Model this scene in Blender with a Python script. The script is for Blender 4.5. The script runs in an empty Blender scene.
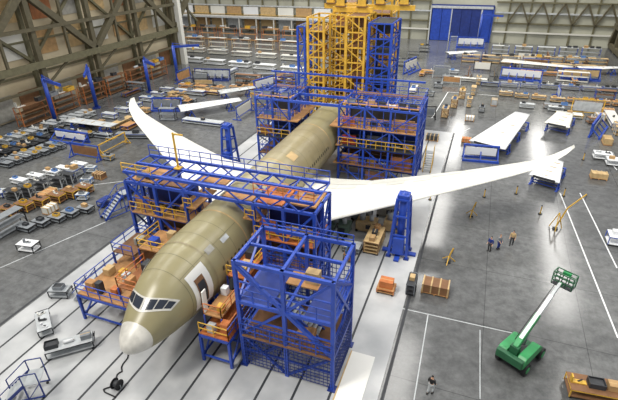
import bpy, math, random
from mathutils import Vector, Matrix
rnd = random.Random(11)
SC = bpy.context.scene
COL = SC.collection
rad = math.radians
PI = math.pi
SC.view_settings.view_transform = 'Standard'

# ================================================================ camera
FPX, YAW, PIT, ROLL = 455.53, rad(21.03), rad(29.0), rad(-.93)
CAMP = Vector((19.48, -15.84, 27.46))
Rv0 = Vector((math.cos(YAW), math.sin(YAW), 0))
FW = Vector((-math.sin(YAW)*math.cos(PIT), math.cos(YAW)*math.cos(PIT), -math.sin(PIT)))
U0 = Rv0.cross(FW)
RT = Rv0*math.cos(ROLL)+U0*math.sin(ROLL)
UP = U0*math.cos(ROLL)-Rv0*math.sin(ROLL)
cd = bpy.data.cameras.new('camera'); cam = bpy.data.objects.new('camera', cd); COL.objects.link(cam)
cam.matrix_world = Matrix(((RT.x,UP.x,-FW.x,CAMP.x),(RT.y,UP.y,-FW.y,CAMP.y),(RT.z,UP.z,-FW.z,CAMP.z),(0,0,0,1)))
cd.sensor_width = 36; cd.lens = FPX/618*36; cd.clip_end = 800
SC.camera = cam
def G(px, py, z=0.0):
    d = FW+RT*((px-309)/FPX)+UP*((200-py)/FPX)
    return CAMP+d*((z-CAMP.z)/d.z)
def floor_z(x, y): return .02 if (-15 < x < 16.2 and y < 60) else 0.0

# ================================================================ materials
def lin(c): return tuple(((v/255)/12.92 if v/255 <= .04045 else ((v/255+.055)/1.055)**2.4) for v in c)
def mat(name, c, rough=.55, metal=0., var=.18, scale=1.5, c2=None):
    m = bpy.data.materials.new(name); m.use_nodes = True
    nt = m.node_tree; b = nt.nodes['Principled BSDF']
    a = lin(c); a2 = lin(c2) if c2 else tuple(v*(1-var) for v in a); a1 = a if c2 else tuple(min(1, v*(1+var*.5)) for v in a)
    tc = nt.nodes.new('ShaderNodeTexCoord'); nz = nt.nodes.new('ShaderNodeTexNoise'); nz.inputs['Scale'].default_value = scale
    nz.inputs['Detail'].default_value = 4
    cr = nt.nodes.new('ShaderNodeValToRGB'); cr.color_ramp.elements[0].position = .35; cr.color_ramp.elements[1].position = .65
    cr.color_ramp.elements[0].color = (*a2,1); cr.color_ramp.elements[1].color = (*a1,1)
    nt.links.new(tc.outputs['Object'], nz.inputs['Vector']); nt.links.new(nz.outputs['Fac'], cr.inputs['Fac'])
    nt.links.new(cr.outputs['Color'], b.inputs['Base Color'])
    b.inputs['Roughness'].default_value = rough; b.inputs['Metallic'].default_value = metal
    return m
M = {}
for n, c, r in [('blue',(38,72,170),.4),('dblue',(28,50,122),.5),('lblue',(90,130,190),.5),('yellow',(212,168,60),.5),('gold',(210,166,58),.5),('orange',(194,114,60),.6),
                ('ply',(178,132,84),.7),('tan',(190,162,116),.7),('brown',(124,88,58),.7),
                ('grey',(128,133,138),.5),('dgrey',(50,52,56),.6),('black',(20,20,23),.6),('green',(44,140,80),.4),('dgreen',(32,88,56),.5),
                ('olive',(104,100,76),.7),('dolive',(70,66,52),.8),('truss',(90,84,64),.7),('steel',(160,165,168),.35),('red',(150,50,42),.5),('card',(176,142,98),.8),('skin',(205,160,130),.6),
                ('lgrey',(186,190,192),.5),('teal',(104,126,112),.6),('mat_grey',(156,154,146),.7),('rust',(154,98,58),.7),('radome',(204,201,192),.35)]:
    M[n] = mat(n, c, r)
for n, c, r in [('cream',(220,219,211),.35),('cream2',(227,226,220),.35),('cream3',(208,207,199),.4),('white',(222,224,226),.45)]:
    M[n] = mat(n, c, r, 0, .05, .3)
M['glass'] = mat('glass', (40,46,58), .15, 0, .1)
M['fus1'] = mat('primer', (154,146,110), .32, 0, .1, .3, (138,130,97))
M['fus2'] = mat('primer_light', (160,152,118), .32, 0, .1, .3, (145,137,104))
M['fus3'] = mat('primer_brown', (152,141,107), .36, 0, .1, .35, (136,125,93))
M['seam'] = mat('seam', (118,111,82), .5)
M['wallpan'] = mat('wall_panel', (200,188,160), .8, 0, .1, .12, (164,150,122))
M['wallback'] = mat('wall_back_panel', (182,182,166), .7, 0, .1, .1, (156,156,142))
M['strip'] = mat('strip', (192,193,193), .28, 0, .1, .25, (158,160,162))

def floor_material():
    m = bpy.data.materials.new('polished_concrete'); m.use_nodes = True
    nt = m.node_tree; b = nt.nodes['Principled BSDF']; L = nt.links.new
    tc = nt.nodes.new('ShaderNodeTexCoord')
    def noise(s, d, rough=.6):
        n = nt.nodes.new('ShaderNodeTexNoise'); n.inputs['Scale'].default_value = s; n.inputs['Detail'].default_value = d
        n.inputs['Roughness'].default_value = rough; L(tc.outputs['Object'], n.inputs['Vector']); return n
    n1 = noise(.07, 6); n2 = noise(1.1, 8, .75)
    r1 = nt.nodes.new('ShaderNodeValToRGB'); r1.color_ramp.elements[0].position=.3; r1.color_ramp.elements[1].position=.7
    r1.color_ramp.elements[0].color=(*lin((84,85,86)),1); r1.color_ramp.elements[1].color=(*lin((118,119,119)),1)
    L(n1.outputs['Fac'], r1.inputs['Fac'])
    r2 = nt.nodes.new('ShaderNodeValToRGB'); r2.color_ramp.elements[0].position=.36; r2.color_ramp.elements[1].position=.66
    r2.color_ramp.elements[0].color=(.5,.5,.5,1); r2.color_ramp.elements[1].color=(1.2,1.2,1.2,1)
    L(n2.outputs['Fac'], r2.inputs['Fac'])
    mx = nt.nodes.new('ShaderNodeMix'); mx.data_type='RGBA'; mx.blend_type='MULTIPLY'; mx.inputs[0].default_value=.75
    L(r1.outputs['Color'], mx.inputs[6]); L(r2.outputs['Color'], mx.inputs[7])
    br = nt.nodes.new('ShaderNodeTexBrick'); br.offset=0; br.inputs['Scale'].default_value=1; br.inputs['Brick Width'].default_value=7.6
    br.inputs['Row Height'].default_value=7.6; br.inputs['Mortar Size'].default_value=.03
    br.inputs['Color1'].default_value=(1,1,1,1); br.inputs['Color2'].default_value=(.95,.95,.95,1); br.inputs['Mortar'].default_value=(.5,.5,.5,1)
    L(tc.outputs['Object'], br.inputs['Vector'])
    m2 = nt.nodes.new('ShaderNodeMix'); m2.data_type='RGBA'; m2.blend_type='MULTIPLY'; m2.inputs[0].default_value=1
    L(mx.outputs[2], m2.inputs[6]); L(br.outputs['Color'], m2.inputs[7]); L(m2.outputs[2], b.inputs['Base Color'])
    mr = nt.nodes.new('ShaderNodeMapRange'); mr.inputs['To Min'].default_value=.07; mr.inputs['To Max'].default_value=.24
    L(n2.outputs['Fac'], mr.inputs['Value']); L(mr.outputs['Result'], b.inputs['Roughness'])
    return m
M['floor'] = floor_material()

# ================================================================ mesh builder
class MB:
    def __init__(s): s.v=[]; s.f=[]
    def add(s, vs, fs):
        o=len(s.v); s.v+= [tuple(v) for v in vs]; s.f+=[tuple(i+o for i in f) for f in fs]; return s
    def box(s, c, d, rz=0.):
        hx,hy,hz=d[0]/2,d[1]/2,d[2]/2; ca,sa=math.cos(rz),math.sin(rz); vs=[]
        for z in (-hz,hz):
            for x,y in ((-hx,-hy),(hx,-hy),(hx,hy),(-hx,hy)): vs.append((c[0]+x*ca-y*sa, c[1]+x*sa+y*ca, c[2]+z))
        return s.add(vs, [(0,3,2,1),(4,5,6,7),(0,1,5,4),(1,2,6,5),(2,3,7,6),(3,0,4,7)])
    def b2(s, a, b): return s.box([(a[i]+b[i])/2 for i in range(3)], [abs(b[i]-a[i]) for i in range(3)])
    def bar(s, p, q, w, h=None):
        p=Vector(p); q=Vector(q); h=h or w; d=(q-p).normalized()
        r = Vector((0,0,1)) if abs(d.z)<.97 else Vector((0,1,0))
        x=d.cross(r).normalized(); y=x.cross(d); vs=[]
        for e in (p,q):
            for a,b in ((-1,-1),(1,-1),(1,1),(-1,1)): vs.append(e+x*a*w/2+y*b*h/2)
        return s.add(vs, [(0,1,2,3),(7,6,5,4),(0,4,5,1),(1,5,6,2),(2,6,7,3),(3,7,4,0)])
    def tube(s, p, q, r, n=10, r2=None):
        p=Vector(p); q=Vector(q); r2=r if r2 is None else r2; d=(q-p).normalized()
        k = Vector((0,0,1)) if abs(d.z)<.97 else Vector((0,1,0))
        x=d.cross(k).normalized(); y=x.cross(d); vs=[]
        for e,rr in ((p,r),(q,r2)):
            for i in range(n):
                a=2*PI*i/n; vs.append(e+x*rr*math.cos(a)+y*rr*math.sin(a))
        return s.add(vs, [tuple(range(n-1,-1,-1)), tuple(range(n,2*n))]+[(i,(i+1)%n,n+(i+1)%n,n+i) for i in range(n)])
    def path(s, pts, r, n=6):
        for a,b in zip(pts[:-1],pts[1:]): s.tube(a,b,r,n)
        return s
    def prism(s, poly, y0, y1):        # polygon in xz extruded along y
        n=len(poly)
        vs=[(x,y0,z) for x,z in poly]+[(x,y1,z) for x,z in poly]
        return s.add(vs,[tuple(range(n)),tuple(range(2*n-1,n-1,-1))]+[(i,n+i,n+(i+1)%n,(i+1)%n) for i in range(n)])
    def build(s, name, m, parent=None, smooth=False, bevel=0):
        me=bpy.data.meshes.new(name); me.from_pydata(s.v,[],s.f); me.materials.append(M[m] if isinstance(m,str) else m)
        if smooth:
            for p in me.polygons: p.use_smooth=True
        me.update()
        o=bpy.data.objects.new(name,me); COL.objects.link(o)
        if parent: o.parent=parent
        if bevel:
            b=o.modifiers.new('bevel','BEVEL'); b.width=bevel; b.segments=2; b.limit_method='ANGLE'
        return o
LABELS={}
def tag(o, label, cat, group=None, kind=None):
    o['label']=label; o['category']=cat
    if group: o['group']=group
    if kind: o['kind']=kind
    LABELS[label]=LABELS.get(label,0)+1
    return o
def T(name, label, cat, loc=(0,0,0), rz=0., group=None):
    o=bpy.data.objects.new(name,None); COL.objects.link(o); o.empty_display_size=.2
    o.location=loc; o.rotation_euler=(0,0,rz); return tag(o,label,cat,group)
def S(o): o['kind']='structure'; return o
def dup(root, loc, rz, label, group=None):
    r=root.copy(); COL.objects.link(r); r.location=loc; r.rotation_euler=(0,0,rz); tag(r,label,root['category'],group or root.get('group'))
    for ch in list(root.children):
        c=ch.copy(); COL.objects.link(c); c.parent=r
        for g in list(ch.children):
            d=g.copy(); COL.objects.link(d); d.parent=c
    return r

# ================================================================ setting
S(MB().b2((-130,-30,-.3),(70,147,0)).build('floor','floor'))
S(MB().b2((-15,-30,0),(16.2,60,.02)).build('floor_strip','strip'))
tn=[0]
def trim(mb, m, par=None):
    tn[0]+=1; return S(mb.build('trim_%d'%tn[0], m, par))
for x in (-13,-10.6,-8.2,-5.8,-3.4,-1.1,1.1,3.4,5.8,8.2,10.6,13):
    trim(MB().b2((x-.09,-30,.02),(x+.09,34 if abs(x)<9 else 58,.026)),'dgrey')
for x in (-15.3,16.5): trim(MB().b2((x-.12,-30,0),(x+.12,60,.012)),'dgrey')
def stripe(a, b, w=.13, m='white', z=.006):
    p=G(*a); q=G(*b); p.z=q.z=z; trim(MB().bar(p,q,w,.008),m)
stripe((560,193),(618,338)); stripe((580,193),(617,268)); stripe((428,315),(414,400),.08,'lgrey'); stripe((400,308),(512,333),.08,'lgrey')
stripe((480,330),(480,399),.06,'lgrey'); stripe((432,118),(448,92),.15); stripe((448,92),(500,96),.15)
stripe((432,150),(470,128),.12); stripe((600,150),(617,170),.12); stripe((0,196),(150,178),.12,'lgrey'); stripe((0,268),(110,220),.12,'lgrey')

# left wall with its deep steel truss
S(MB().b2((-62,-12,0),(-61,92,26)).build('wall_left','wallpan'))
S(MB().b2((-130,92,0),(-59,92.6,26)).build('wall_left_return','wallpan'))
k=0
for y in range(-8,92,14):
    trim(MB().bar((-58.6,y,0),(-58.6,y,26),.9,1.0),'truss'); trim(MB().bar((-60.6,y,0),(-60.6,y,26),.7,.7),'olive')
    a,b=(9.4,21.5) if k%2 else (21.5,9.4)
    trim(MB().bar((-58.4,y,a),(-58.4,y+14,b),1.0,1.15),'truss')
    trim(MB().bar((-60.4,y,b),(-60.4,y+14,a),.45,.5),'olive')
    trim(MB().bar((-58.2,y+7,9),(-58.2,y+7,21),.45),'truss'); trim(MB().bar((-58.4,y,5),(-58.4,y+7,9),.35),'truss')
    k+=1
for z,w in ((9,1.2),(15.2,.6),(21.6,1.3),(5,.4)):
    trim(MB().bar((-58.1,-10,z),(-58.1,91,z),.6,w),'truss' if z!=9 else 'olive')
for z in (7.2,13): trim(MB().bar((-60.8,-10,z),(-60.8,91,z),.3,.35),'olive')
for i,y in enumerate(range(-6,88,7)):
    trim(MB().b2((-61,y,10.2),(-60.85,y+4.8,14.4)),('tan','cream3','card')[i%3]); trim(MB().b2((-61,y+1,16.4),(-60.85,y+5.6,20.4)),('mat_grey','tan','rust')[i%3])
    trim(MB().b2((-61,y+.4,.3),(-60.8,y+5.8,4.6)),('mat_grey','brown')[i%2])
trim(MB().bar((-57.6,91.5,0),(-57.6,91.5,26),1.3,1.3),'cream')
# back wall
WB=147
S(MB().b2((-130,WB,0),(62,WB+1,24)).build('wall_back','wallback'))
for x in range(-120,60,6):
    if not 0<x<20: trim(MB().bar((x,WB-.2,0),(x,WB-.2,24),.5,.4),'olive')
for z,m_ in ((3.4,'cream3'),(6,'olive'),(9,'lgrey'),(12,'olive')): 
    trim(MB().bar((-128,WB-.4,z),(.3,WB-.4,z),.3,.45),m_); trim(MB().bar((20,WB-.4,z),(61,WB-.4,z),.3,.45),m_)
for x in range(24,52,6): trim(MB().bar((x,WB-.6,6),(x+3,WB-.6,12),.45,.45),'truss'); trim(MB().bar((x+3,WB-.6,12),(x+6,WB-.6,6),.45,.45),'truss')
# mezzanine at the far left, its lit look put into pale warm panel colours
trim(MB().b2((-112,142.5,5),(-12,146.4,5.5)),'lgrey')
for i,x in enumerate(range(-110,-12,7)):
    trim(MB().bar((x,142.8,0),(x,142.8,5),.4),'cream3'); trim(MB().b2((x+.4,146,5.8),(x+6.4,146.3,8.6)),('cream','card','white','tan')[i%4]); trim(MB().b2((x+.4,146,.6),(x+6.4,146.3,4.6)),('card','tan','lgrey')[i%3])
trim(MB().bar((-112,142.6,6.5),(-12,142.6,6.5),.12),'yellow'); trim(MB().bar((-112,142.6,6),(-12,142.6,6),.1),'yellow')
d1=S(MB().b2((.6,WB-.35,0),(19.6,WB-.1,11)).build('door_1','dblue'))
for i in range(6):
    x0=1+i*3.05; MB().b2((x0,WB-.7,.1),(x0+2.9,WB-.35,9.8)).build('door_panel','blue' if i in(0,1,5) else 'dblue',d1)  # middle panels coloured darker blue to stand in for the dark opening
MB().b2((.6,WB-.9,9.9),(19.6,WB-.35,10.6)).build('door_header','lgrey',d1); MB().b2((.3,WB-.9,0),(.7,WB-.35,10.6)).build('door_post','lgrey',d1)
MB().b2((6.9,WB-.85,0),(7.2,WB-.3,9.8)).build('door_post','lgrey',d1); MB().b2((15.9,WB-.85,0),(16.3,WB-.3,9.8)).build('door_post','lgrey',d1); MB().b2((19.3,WB-.9,0),(19.7,WB-.35,10.6)).build('door_post','blue',d1)
S(MB().b2((55.4,70,0),(56.4,147,24)).build('wall_right','wallpan'))
for i,y in enumerate(range(75,147,8)):
    trim(MB().bar((53.4,y,0),(53.4,y,24),1.1,1.2),'truss'); a,b=(1,12) if i%2 else (12,1); trim(MB().bar((53.3,y,a),(53.3,y+8,b),1.2,1.3),'truss')
    trim(MB().b2((55.1,y+1,2),(55.4,y+6.5,7)),'tan' if i%2 else 'mat_grey')
for z in (1,6.5,12,17): trim(MB().bar((53.2,70,z),(53.2,146,z),.9,1.2),'truss')

# ================================================================ the aircraft
ZC=5.0
ST=[(0,-.95,-.96,.01),(.04,-.72,-1.18,.24),(.15,-.52,-1.38,.46),(.5,-.18,-1.64,.8),(1.1,.22,-1.95,1.16),(2,.78,-2.24,1.56),(3,1.46,-2.46,1.93),(4,2.06,-2.62,2.21),(5.5,2.6,-2.8,2.53),(7.5,2.88,-2.92,2.78),(9.5,2.97,-2.97,2.87),(60,2.97,-2.97,2.87)]
def interp(y):
    for i in range(len(ST)-1):
        if ST[i][0]<=y<=ST[i+1][0]:
            a,b=ST[i],ST[i+1]; h=b[0]-a[0]; t=(y-a[0])/h; out=[]
            for k in (1,2,3):
                def sl(j):
                    if j<=0 or j>=len(ST)-1: return (0 if j else (ST[1][k]-ST[0][k])/ST[1][0])
                    return (ST[j+1][k]-ST[j-1][k])/(ST[j+1][0]-ST[j-1][0])
                m0,m1=sl(i)*h,sl(i+1)*h
                out.append((2*t**3-3*t**2+1)*a[k]+(t**3-2*t**2+t)*m0+(-2*t**3+3*t**2)*b[k]+(t**3-t**2)*m1)
            return out
    return list(ST[-1][1:])
def surf(y, ang, off=0.):
    t,b,w=interp(y) if y<9.5 else (2.97,-2.97,2.87)
    zc=-.95*(1-min(1,y/7))**2; c,s=math.cos(ang),math.sin(ang)
    return Vector(((w+off)*s, y, ZC+zc+c*((t-zc+off) if c>0 else (zc-b+off))))
plane=T('airliner','unpainted primer-olive airliner with pale wings standing among the blue assembly gantries','airplane')
def section(name,y0,y1,m,ny,cap=False,off=0.):
    mb=MB(); n=48; vs=[];fs=[]
    for i in range(ny+1):
        y=y0+(y1-y0)*(i/ny)**(1.6 if y0==0 else 1)
        for k in range(n): vs.append(surf(y,2*PI*k/n,off))
    for i in range(ny):
        for k in range(n): fs.append((i*n+(k+1)%n,i*n+k,(i+1)*n+k,(i+1)*n+(k+1)%n))
    if cap: fs.append(tuple(range(ny*n,(ny+1)*n)))
    return mb.add(vs,fs).build(name,m,plane,True)
section('radome',0,1.4,'radome',14)
section('nose_section',1.4,12.6,'fus1',36)
section('fuselage_section',12.6,24,'fus2',3); section('fuselage_section',24,35.5,'fus3',3); section('aft_section',35.5,45,'fus1',3,True)
for y in (7.6,12.6,18,24,29.5,35.5): section('joint_strap',y-.08,y+.08,'tan' if y in(12.6,24,35.5) else 'fus3',1,False,.03)
for y in (4.8,6.3,9.0,10.8,14.8,16.4,20,22,26,27.8,31.4,33.4): section('panel_seam',y-.025,y+.025,'seam',1,False,.012)
def patch(name,y0,y1,a0,a1,m,off=.03,par=None,n=6,curve=None):
    vs=[];fs=[]; nv=n if not curve else max(n,int(abs(a1-a0)/4))
    for i in range(n+1):
        for j in range(nv+1):
            u,v=i/n,j/nv; a=a0+(a1-a0)*v; vs.append(surf(y0+(y1-y0)*u+(curve(a) if curve else 0),rad(a),off))
    for i in range(n):
        for j in range(nv): 
            q=(i*(nv+1)+j,(i+1)*(nv+1)+j,(i+1)*(nv+1)+j+1,i*(nv+1)+j+1); fs.append(q)
    return MB().add(vs,fs).build(name,m,par or plane,True)
for a in (-40,40): patch('panel_seam',4.8,12.5,a-.4,a+.4,'seam',.013,None,12)
WC=lambda a: 1.15*(abs(a)/66)**1.7
patch('window_surround',2.02,2.9,-64,64,'radome',.02,None,6,WC)
for s in (-1,1):
    patch('windshield',2.14,2.78,s*2,s*28,'glass',.05,None,5,WC); patch('side_window',2.16,2.78,s*30.5,s*46,'glass',.05,None,5,WC); patch('side_window',2.18,2.72,s*48,s*60,'glass',.05,None,5,WC)
for s in (-1,1):
    patch('door_frame',5.1,7.0,s*44,s*112,'cream2',.04); patch('door_opening',5.5,6.4,s*58,s*106,'brown' if s>0 else 'cream3',.07); patch('door_lining',5.6,6.3,s*66,s*104,'dgrey' if s>0 else 'cream',.09)  # near-side opening is flat patches, its dim interior put into brown and grey
    w0=None
    ys=[8.6+.62*i for i in range(7)]+[17.6+.62*i for i in range(28)]
    for y in ys:
        if w0 is None or (y>9.4 and w0[1]<9.4): w0=(patch('cabin_window',y-.12,y+.12,s*76,s*83,'dolive',.035,None,2),y)
        else:
            c=w0[0].copy(); COL.objects.link(c); c.location.y=y-w0[1]
patch('protective_cover',7.9,8.8,36,46,'mat_grey',.04); patch('protective_cover',9.8,10.8,42,50,'lgrey',.04)
patch('protective_cover',25.5,27,20,40,'tan',.04); patch('protective_cover',20,22,-10,6,'mat_grey',.04)
# wings
WG=[(2.2,16.8,30.5,.125),(6,19.5,30.2,.118),(9.5,22,30.2,.11),(15,25.8,32.0,.1),(20,29.3,33.8,.095),(26,33.5,36.2,.09),(28.3,35.5,37.5,.08),(29.4,36.9,38.4,.07),(30.3,38.4,39.3,.05)]
def wz(x): return 3.35+.1*(x-2.7)+.0012*(x-2.7)**2+(.6*((x-24)/6.2)**2 if x>24 else 0)
def wst(x):
    for a,b in zip(WG[:-1],WG[1:]):
        if a[0]<=x<=b[0]:
            t=(x-a[0])/(b[0]-a[0]); return [a[i]+(b[i]-a[i])*t for i in range(1,4)]
def th(u,tc): return 5*tc*(.2969*math.sqrt(u)-.126*u-.3516*u*u+.2843*u**3-.1036*u**4)
def wpt(s,x,u,up,off=0.):
    le,te,tc=wst(x); c=te-le
    return (s*x, le+u*c, wz(x)+ (c*th(u,tc)*(1 if up else -.75)) + c*.02*math.sin(PI*u)+ (off if up else -off))
US=[0,.004,.015,.035,.07,.12,.19,.28,.4,.52,.64,.72,.78,.84,.9,.95,1]
def xsamp(x0,x1): return sorted(set([x0,x1]+[g[0] for g in WG if x0<g[0]<x1]+[x0+(x1-x0)*i/max(1,int((x1-x0)/1.0)) for i in range(1,int(x1-x0))]))
def wpatch(name,s,x0,x1,u0,u1,m,par,off=.03):
    xs=xsamp(x0,x1); us=sorted(set([u0,u1]+[u for u in US if u0<u<u1])); vs=[];fs=[]; k=len(us)
    for x in xs:
        for u in us: vs.append(wpt(s,x,u,True,off))
    for i in range(len(xs)-1):
        for j in range(k-1): fs.append((i*k+j,(i+1)*k+j,(i+1)*k+j+1,i*k+j+1))
    return MB().add(vs,fs).build(name,m,par,True)
for s in (-1,1):
    xs=xsamp(2.2,30.3); vs=[];fs=[]; n=len(US)*2-2
    for x in xs:
        ring=[wpt(s,x,u,True) for u in US]+[wpt(s,x,u,False) for u in US[-2:0:-1]]; vs+=ring
    for i in range(len(xs)-1):
        for k in range(n): fs.append((i*n+k,i*n+(k+1)%n,(i+1)*n+(k+1)%n,(i+1)*n+k))
    fs.append(tuple(range(n))); fs.append(tuple(range((len(xs)-1)*n,len(xs)*n)))
    w=MB().add(vs,fs).build('wing','cream',plane,True)
    for a,b in ((4.4,9.4),(9.7,14.8),(15,20),(20.2,25.8)): wpatch('slat',s,a,b,.015,.12,'cream2',w)
    wpatch('inboard_flap',s,3.4,9.4,.78,.99,'cream3',w); wpatch('outboard_flap',s,9.8,19,.78,.99,'cream3',w); wpatch('aileron',s,19.3,25.6,.78,.99,'cream3',w)
    for a in (4.6,6.6,11.5,14.2): wpatch('spoiler',s,a,a+1.8,.64,.77,'cream3',w,.035)
mb=MB(); n=24; vs=[];fs=[]
for i in range(13):
    y=15.5+i*1.5; k=math.sin(PI*min(1,max(.02,(y-15)/19)))**.5
    for j in range(n):
        a=2*PI*j/n; vs.append((3.1*k*math.sin(a), y, 3.0+1.35*k*math.cos(a)))
for i in range(12):
    for j in range(n): fs.append((i*n+j,i*n+(j+1)%n,(i+1)*n+(j+1)%n,(i+1)*n+j))
mb.add(vs,fs).build('wing_body_fairing','fus3',plane,True)

# ================================================================ scaffolds
def bm1(name,p,q,w,m,par,h=None): return MB().bar(p,q,w,h).build(name,m,par)
def rails(par,a,b,z,m='yellow',h=1.05):
    mb=MB(); a=Vector((*a,z)); b=Vector((*b,z)); L=(b-a).length; n=max(1,int(L/1.1))
    for k in (h*.5,h): mb.bar(a+Vector((0,0,k)),b+Vector((0,0,k)),.06)
    for i in range(n+1):
        p=a+(b-a)*i/n; mb.bar(p,p+Vector((0,0,h)),.06)
    mb.build('guardrail',m,par)
def studs(par,a,b,z0,z1,m,w=.07,step=1.3,name='stud_frame'):
    mb=MB(); a=Vector((*a,0)); b=Vector((*b,0)); L=(b-a).length; n=max(2,int(L/step))
    for i in range(1,n):
        p=a+(b-a)*i/n; mb.bar((p.x,p.y,z0),(p.x,p.y,z1),w)
    mb.bar((a.x,a.y,z0+(z1-z0)*.5),(b.x,b.y,z0+(z1-z0)*.5),w)
    mb.build(name,m,par)
def scaffold(par,xs,ys,zs,z0,m='blue',w=.24,deckm=('ply',),braces=True,top_rail=True,skipdeck=(),inner_shade=True,railms=('blue','yellow'),stud=True,bw=.5):
    for x in xs:
        for y in ys:
            if x in(xs[0],xs[-1]) or y in (ys[0],ys[-1]): bm1('post',(x,y,z0),(x,y,zs[-1]+w/2),w,m,par)
    for li,z in enumerate(zs):
        for y in (ys[0],ys[-1]): bm1('beam',(xs[0],y,z),(xs[-1],y,z),w*.8,m,par,w)
        for x in xs: bm1('beam',(x,ys[0],z),(x,ys[-1],z),w*.8,m,par,w)
        if li not in skipdeck:
            MB().b2((xs[0]+.1,ys[0]-.2,z+.02),(xs[-1]-.1,ys[-1]-.15,z+w*.55)).build('deck',deckm[li%len(deckm)],par)
            if li<len(zs)-1 or top_rail:
                for q,(a,b) in enumerate((((xs[0],ys[0]-.15),(xs[-1],ys[0]-.15)),((xs[-1],ys[0]),(xs[-1],ys[-1])),((xs[0],ys[0]),(xs[0],ys[-1])),((xs[0],ys[-1]),(xs[-1],ys[-1])))):
                    rails(par,a,b,z+w*.55,railms[(q+li)%2] if q==0 else railms[0])
    lv=[z0+.1]+list(zs)
    for i in range(len(lv)-1):
        if stud: studs(par,(xs[0],ys[0]),(xs[-1],ys[0]),lv[i],lv[i+1],m); studs(par,(xs[-1],ys[0]),(xs[-1],ys[-1]),lv[i],lv[i+1],m)
        if inner_shade:
            ym=(ys[0]+ys[-1])/2+.4; MB().b2((xs[0]+.3,ym,lv[i]+.2),(xs[-1]-.3,ym+.06,lv[i+1]-.5)).build('interior_shade',('dgrey','brown','dblue')[i%3],par)  # dark sheets inside the bays imitate the shaded scaffold interior
        if braces:
            for j in range(len(xs)-1):
                a,b=(xs[j],xs[j+1]) if (i+j)%2 else (xs[j+1],xs[j])
                bm1('brace',(a,ys[0],lv[i]),(b,ys[0],lv[i+1]),w*bw,m,par)
            for j in range(len(ys)-1):
                a,b=(ys[j],ys[j+1]) if (i+j)%2 else (ys[j+1],ys[j])
                bm1('brace',(xs[-1],a,lv[i]),(xs[-1],b,lv[i+1]),w*bw,m,par); bm1('brace',(xs[0],b,lv[i]),(xs[0],a,lv[i+1]),w*bw,m,par)
def footplates(par,xs,ys,z0):
    for x in xs:
        for y in ys: MB().b2((x-.3,y-.3,z0),(x+.3,y+.3,z0+.06)).build('foot_plate','dblue',par)
Z0=.02
GW=.24; DK=GW*.55
gf=T('assembly_gantry','large blue gantry with plywood decks spanning the fuselage just behind the nose section','gantry')
GX0=-9.6; GY0,GY1=13.1,16.9
scaffold(gf,(GX0,-6.5,-3.4),(GY0,15,GY1),(2.9,5.8,9.0),Z0,top_rail=False,skipdeck=(2,),deckm=('brown','ply'),w=.26,bw=.6)
scaffold(gf,(3.4,6.1,8.8),(GY0,15,GY1),(2.9,5.8,9.0),Z0,top_rail=False,skipdeck=(2,),deckm=('ply','orange'),w=.26,bw=.6)
footplates(gf,(GX0,-6.5,-3.4,3.4,6.1,8.8),(GY0,GY1),Z0)
for y in (GY0,15,GY1):
    for z in (9.0,10.0): bm1('bridge_beam',(GX0,y,z),(8.8,y,z),.24,'blue',gf)
    xs=[GX0+i*(8.8-GX0)/14 for i in range(15)]
    if y!=15:
        for i in range(14):
            bm1('truss_web',(xs[i],y,9.0 if i%2 else 10),(xs[i+1],y,10 if i%2 else 9.0),.11,'blue',gf)
for i in range(15): bm1('cross_tie',(xs[i],GY0,10),(xs[i],GY1,10),.1,'blue',gf)
for (x0,x1,y0,y1,m) in ((-9.3,-6.8,13.4,16.7,'ply'),(-6.2,-3.6,13.4,14.8,'brown'),(-3.2,-.4,15.2,16.8,'ply'),(.4,3.2,13.3,14.8,'ply'),(3.6,5.9,13.4,16.7,'orange'),(6.3,8.6,14,16.7,'ply')):
    MB().b2((x0,y0,9.0),(x1,y1,9.14)).build('top_deck',m,gf)
rails(gf,(GX0,GY1),(8.8,GY1),10.1,'blue',1.0); rails(gf,(3.6,GY0-.1),(8.8,GY0-.1),10.1,'orange',.9); rails(gf,(-9.6,GY0-.1),(-6.5,GY0-.1),10.1,'yellow',.8)
for (x0,x1,y,z,h,m) in ((-9.2,-7.6,13.4,6.1,1.4,'ply'),(-6.2,-4.4,13.4,3.1,1.6,'rust'),(-5.8,-4,16.2,6.1,1.8,'tan'),(3.7,5.2,13.4,6.1,1.5,'orange'),(6.5,8.2,13.4,3.1,1.5,'ply'),(6.6,8.4,13.4,6.1,1.2,'tan'),(3.7,5,13.4,3.1,1,'rust'),(7,8.4,16.4,6.1,1.6,'brown')):
    MB().b2((x0,y-.04,z),(x1,y+.04,z+h)).build('infill_panel',m,gf)
# decks and rails closing in on the fuselage
for s in (-1,1):
    for z,xi in ((2.7,2.8),(5.8,3.0),(7.4,2.35)):
        MB().b2((s*xi,13.0,z),(s*3.9,15.2 if z<4 else 16.7,z+.14)).build('collar_deck','ply',gf)
    rails(gf,(s*2.6,12.95),(s*3.5,12.95),7.54,'yellow',.9); bm1('arch_strut',(s*3.4,GY0,7.4),(s*1.6,GY0,9.0),.16,'blue',gf); bm1('arch_strut',(s*3.4,GY1,7.4),(s*1.6,GY1,9.0),.16,'blue',gf)

gr=T('assembly_gantry','large blue gantry with brown decks around the aft fuselage behind the wings','gantry')
RZ=(2.5,5.0,7.5,10.2)
scaffold(gr,(-8.2,-5.8,-3.4),(37,40.5,44),RZ,Z0,deckm=('brown','dgrey','ply'),skipdeck=(3,))
scaffold(gr,(3.4,6.7,9.9,13.2),(37,40.5,44),RZ,Z0,deckm=('brown','dgrey','ply'),skipdeck=(3,))
footplates(gr,(-8.2,-3.4,3.4,8.3,13.2),(37,44),Z0)
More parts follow.
